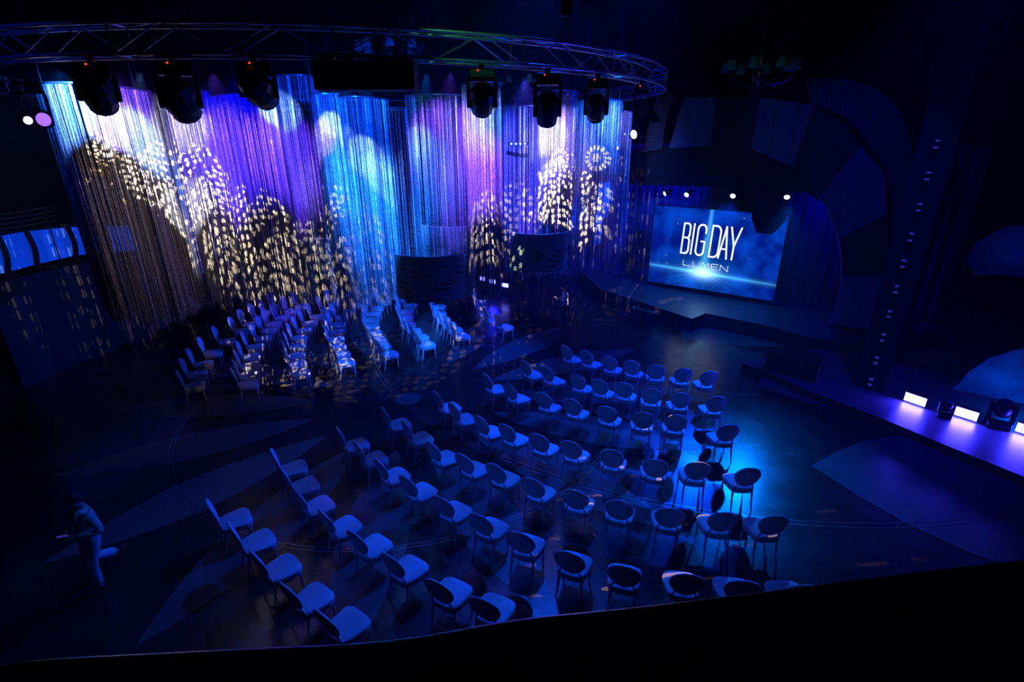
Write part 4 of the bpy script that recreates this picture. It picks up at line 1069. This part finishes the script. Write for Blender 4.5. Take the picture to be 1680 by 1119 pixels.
# colour washes: (source px,py,Y) -> (target px,py,Y)
WASH = [
 ((100, 118, 8.3), (95, 178, 9.2), CYAN, 260, 60, .8), ((140, 118, 8.3), (108, 195, 9.2), ICE, 420, 40, .6),
 ((160, 160, 8.4), (190, 225, 10.2), LILAC, 560, 40, .6), ((190, 130, 8.6), (220, 170, 10.2), VIOLET, 260, 44, .7),
 ((230, 120, 8.4), (225, 245, 10.4), ICE, 800, 26, .6),
 ((296, 190, 8.3), (300, 205, 10.5), (1, .95, .9), 260, 22, .7), ((296, 190, 8.3), (310, 330, 10.6), (.8, .8, 1), 500, 18, .8),
 ((350, 120, 8.4), (370, 260, 11.0), VIOLET, 900, 40, .9), ((400, 120, 8.4), (400, 230, 11), DEEP, 1200, 46, .9),
 ((424, 170, 9.6), (462, 185, 12.2), ICE, 700, 20, .7), ((430, 130, 9.0), (470, 280, 12.2), VIOLET, 900, 38, .8),
 ((520, 120, 9.4), (528, 230, 10.9), LILAC, 420, 22, .8), ((560, 120, 8.8), (560, 180, 11.6), BLUE, 500, 60, .8),
 ((500, 130, 9.0), (560, 230, 11.7), ICE, 650, 14, .5), ((520, 130, 9.0), (600, 260, 11.8), ICE, 950, 16, .5), ((540, 130, 9.0), (630, 300, 12.2), ICE, 900, 14, .5),
 ((560, 120, 8.8), (600, 330, 11.8), CYAN, 2000, 34, .8), ((600, 120, 8.8), (620, 400, 12), CYAN, 1500, 34, .8),
 ((680, 120, 9.0), (684, 235, 12.2), ICE, 420, 14, .6), ((700, 120, 9.0), (690, 300, 12.2), CYAN, 1300, 34, .8),
 ((740, 120, 9.0), (730, 240, 12.2), VIOLET, 900, 34, .8), ((791, 195, 9.2), (793, 205, 11.2), ICE, 170, 40, .7),
 ((791, 170, 9.0), (790, 300, 11.8), VIOLET, 1400, 40, .9), ((800, 130, 9.5), (770, 230, 12), LILAC, 360, 20, .8),
 ((860, 130, 9.8), (860, 280, 14.4), BLUE, 2000, 40, .9), ((860, 130, 9.8), (880, 260, 13.6), VIOLET, 1000, 40, .9),
 ((898, 200, 9.9), (903, 222, 12.6), (1, .95, .9), 260, 20, .7), ((898, 200, 9.9), (903, 280, 12.8), (1, .95, .9), 340, 9, .8),
 ((930, 150, 10), (930, 230, 12.8), LILAC, 340, 30, .8), ((990, 140, 11.0), (985, 210, 13.4), CYAN, 420, 44, .8),
 ((1000, 160, 11.2), (1008, 205, 13.5), ICE, 150, 26, .7), ((1030, 190, 12.5), (1036, 210, 15), LILAC, 60, 30, .8),
]
for s, d_, c_, pw, sz, bl in WASH:
    spot('truss_wash_light', cur(*s), cur(*d_), c_, pw * 4.2, sz, bl)
# warm washes on the lower strings
spot('warm_wash_light', cur(296, 180, 8.0), cur(200, 380, 9.6), (1, .70, .48), 150, 60, .9)
spot('warm_wash_light', cur(898, 195, 9.9), cur(1010, 330, 13.6), (1, .72, .5), 120, 36, .9)
spot('warm_wash_light', cur(296, 180, 8.0), cur(400, 430, 11), (1, .72, .6), 50, 40, .9)
# pattern plates
for s, d_, pw, sz, kind in (((296, 188, 8.3), (150, 250, 9.4), 2600, 12, 'rosette'), ((296, 188, 8.3), (220, 310, 10.2), 2600, 20, 'petals'),
                            ((296, 188, 8.3), (300, 300, 10.8), 5000, 30, 'petals'), ((296, 188, 8.3), (420, 400, 11.2), 2200, 32, 'petals'),
                            ((898, 200, 9.9), (920, 265, 12.8), 3000, 12, 'rosette'), ((898, 200, 9.9), (982, 262, 13.6), 2000, 9, 'rosette'),
                            ((898, 200, 9.9), (925, 315, 12.8), 4600, 26, 'petals'), ((898, 200, 9.9), (985, 350, 13.6), 1500, 16, 'petals'), ((898, 200, 9.9), (860, 350, 14), 1800, 22, 'petals'),
                            ((424, 170, 8.3), (560, 440, 11.8), 900, 36, 'petals'), ((791, 190, 9.2), (810, 420, 12), 900, 22, 'petals')):
    g_ = spot('pattern_light', cur(*s), cur(*d_), (1, .80, .50), pw * 2.4, sz, .15, .004); gobo(g_, kind)
for s, d_, pw, sz in (((978, 190, 10.5), tuple(at(1150, 890, 0)), 1500, 46), ((160, 165, 8.2), tuple(at(230, 585, 0)), 1200, 30)):
    g_ = spot('pattern_light', cur(*s), d_, (1, .55, .22), pw, sz, .3, .004); gobo(g_, 'slits')
# warm pool on the floor behind the left strings
spot('warm_wash_light', cur(296, 188, 11.9), tuple(at(375, 512, 0)), (1, .82, .5), 420, 9, .6)
# added blue fill spots from unseen sources, no fixtures built
spot('unseen_blue_fill', (-1.0, 13.0, 10.8), (-5.5, 17.5, 0), BLUE, 2600, 45, .9)
spot('unseen_blue_fill', (7.2, 19.6, 5.9), (6.8, 19.4, .5), (.0, .3, 1), 420, 100, .9)
spot('unseen_blue_fill', (2.5, 11.0, 10.8), (3.0, 20.5, 0), DEEP, 4200, 60, .9)
spot('unseen_blue_fill', (8.0, 9.5, 10.8), (7.0, 12.5, 0), DEEP, 2300, 66, .9)
spot('unseen_blue_fill', (1.0, 12.8, 10.8), (-1.4, 7.8, 0), (0, .06, 1), 4300, 64, 1, .35)
spot('unseen_blue_fill', (5.0, 12.0, 7.5), (12.5, 17.0, 3.0), DEEP, 160, 90, 1)
spot('unseen_blue_fill', (6.6, 19.6, 5.9), (4.0, 24.0, 2.0), DEEP, 1000, 120, 1)
spot('unseen_blue_fill', (10.4, 17.6, 5.6), (11.5, 18.6, 1.5), DEEP, 300, 120, 1)
spot('unseen_blue_fill', (-2.0, 5.5, 10.8), (-6.4, 6.2, 1.0), (0, .16, 1), 420, 20, 1)
spot('unseen_blue_fill', (3.4, 13.2, 5.6), (-7.6, 14.4, .4), BLUE, 3600, 44, 1, .1)
spot('violet_spot_light', (-1.5, 9.0, 7.4), tuple(at(570, 838, 0)), (.08, .02, 1), 450, 13, .9)
spot('violet_spot_light', (-.5, 14.0, 7.4), tuple(at(705, 790, 0)), (0, .22, 1), 600, 11, .7)
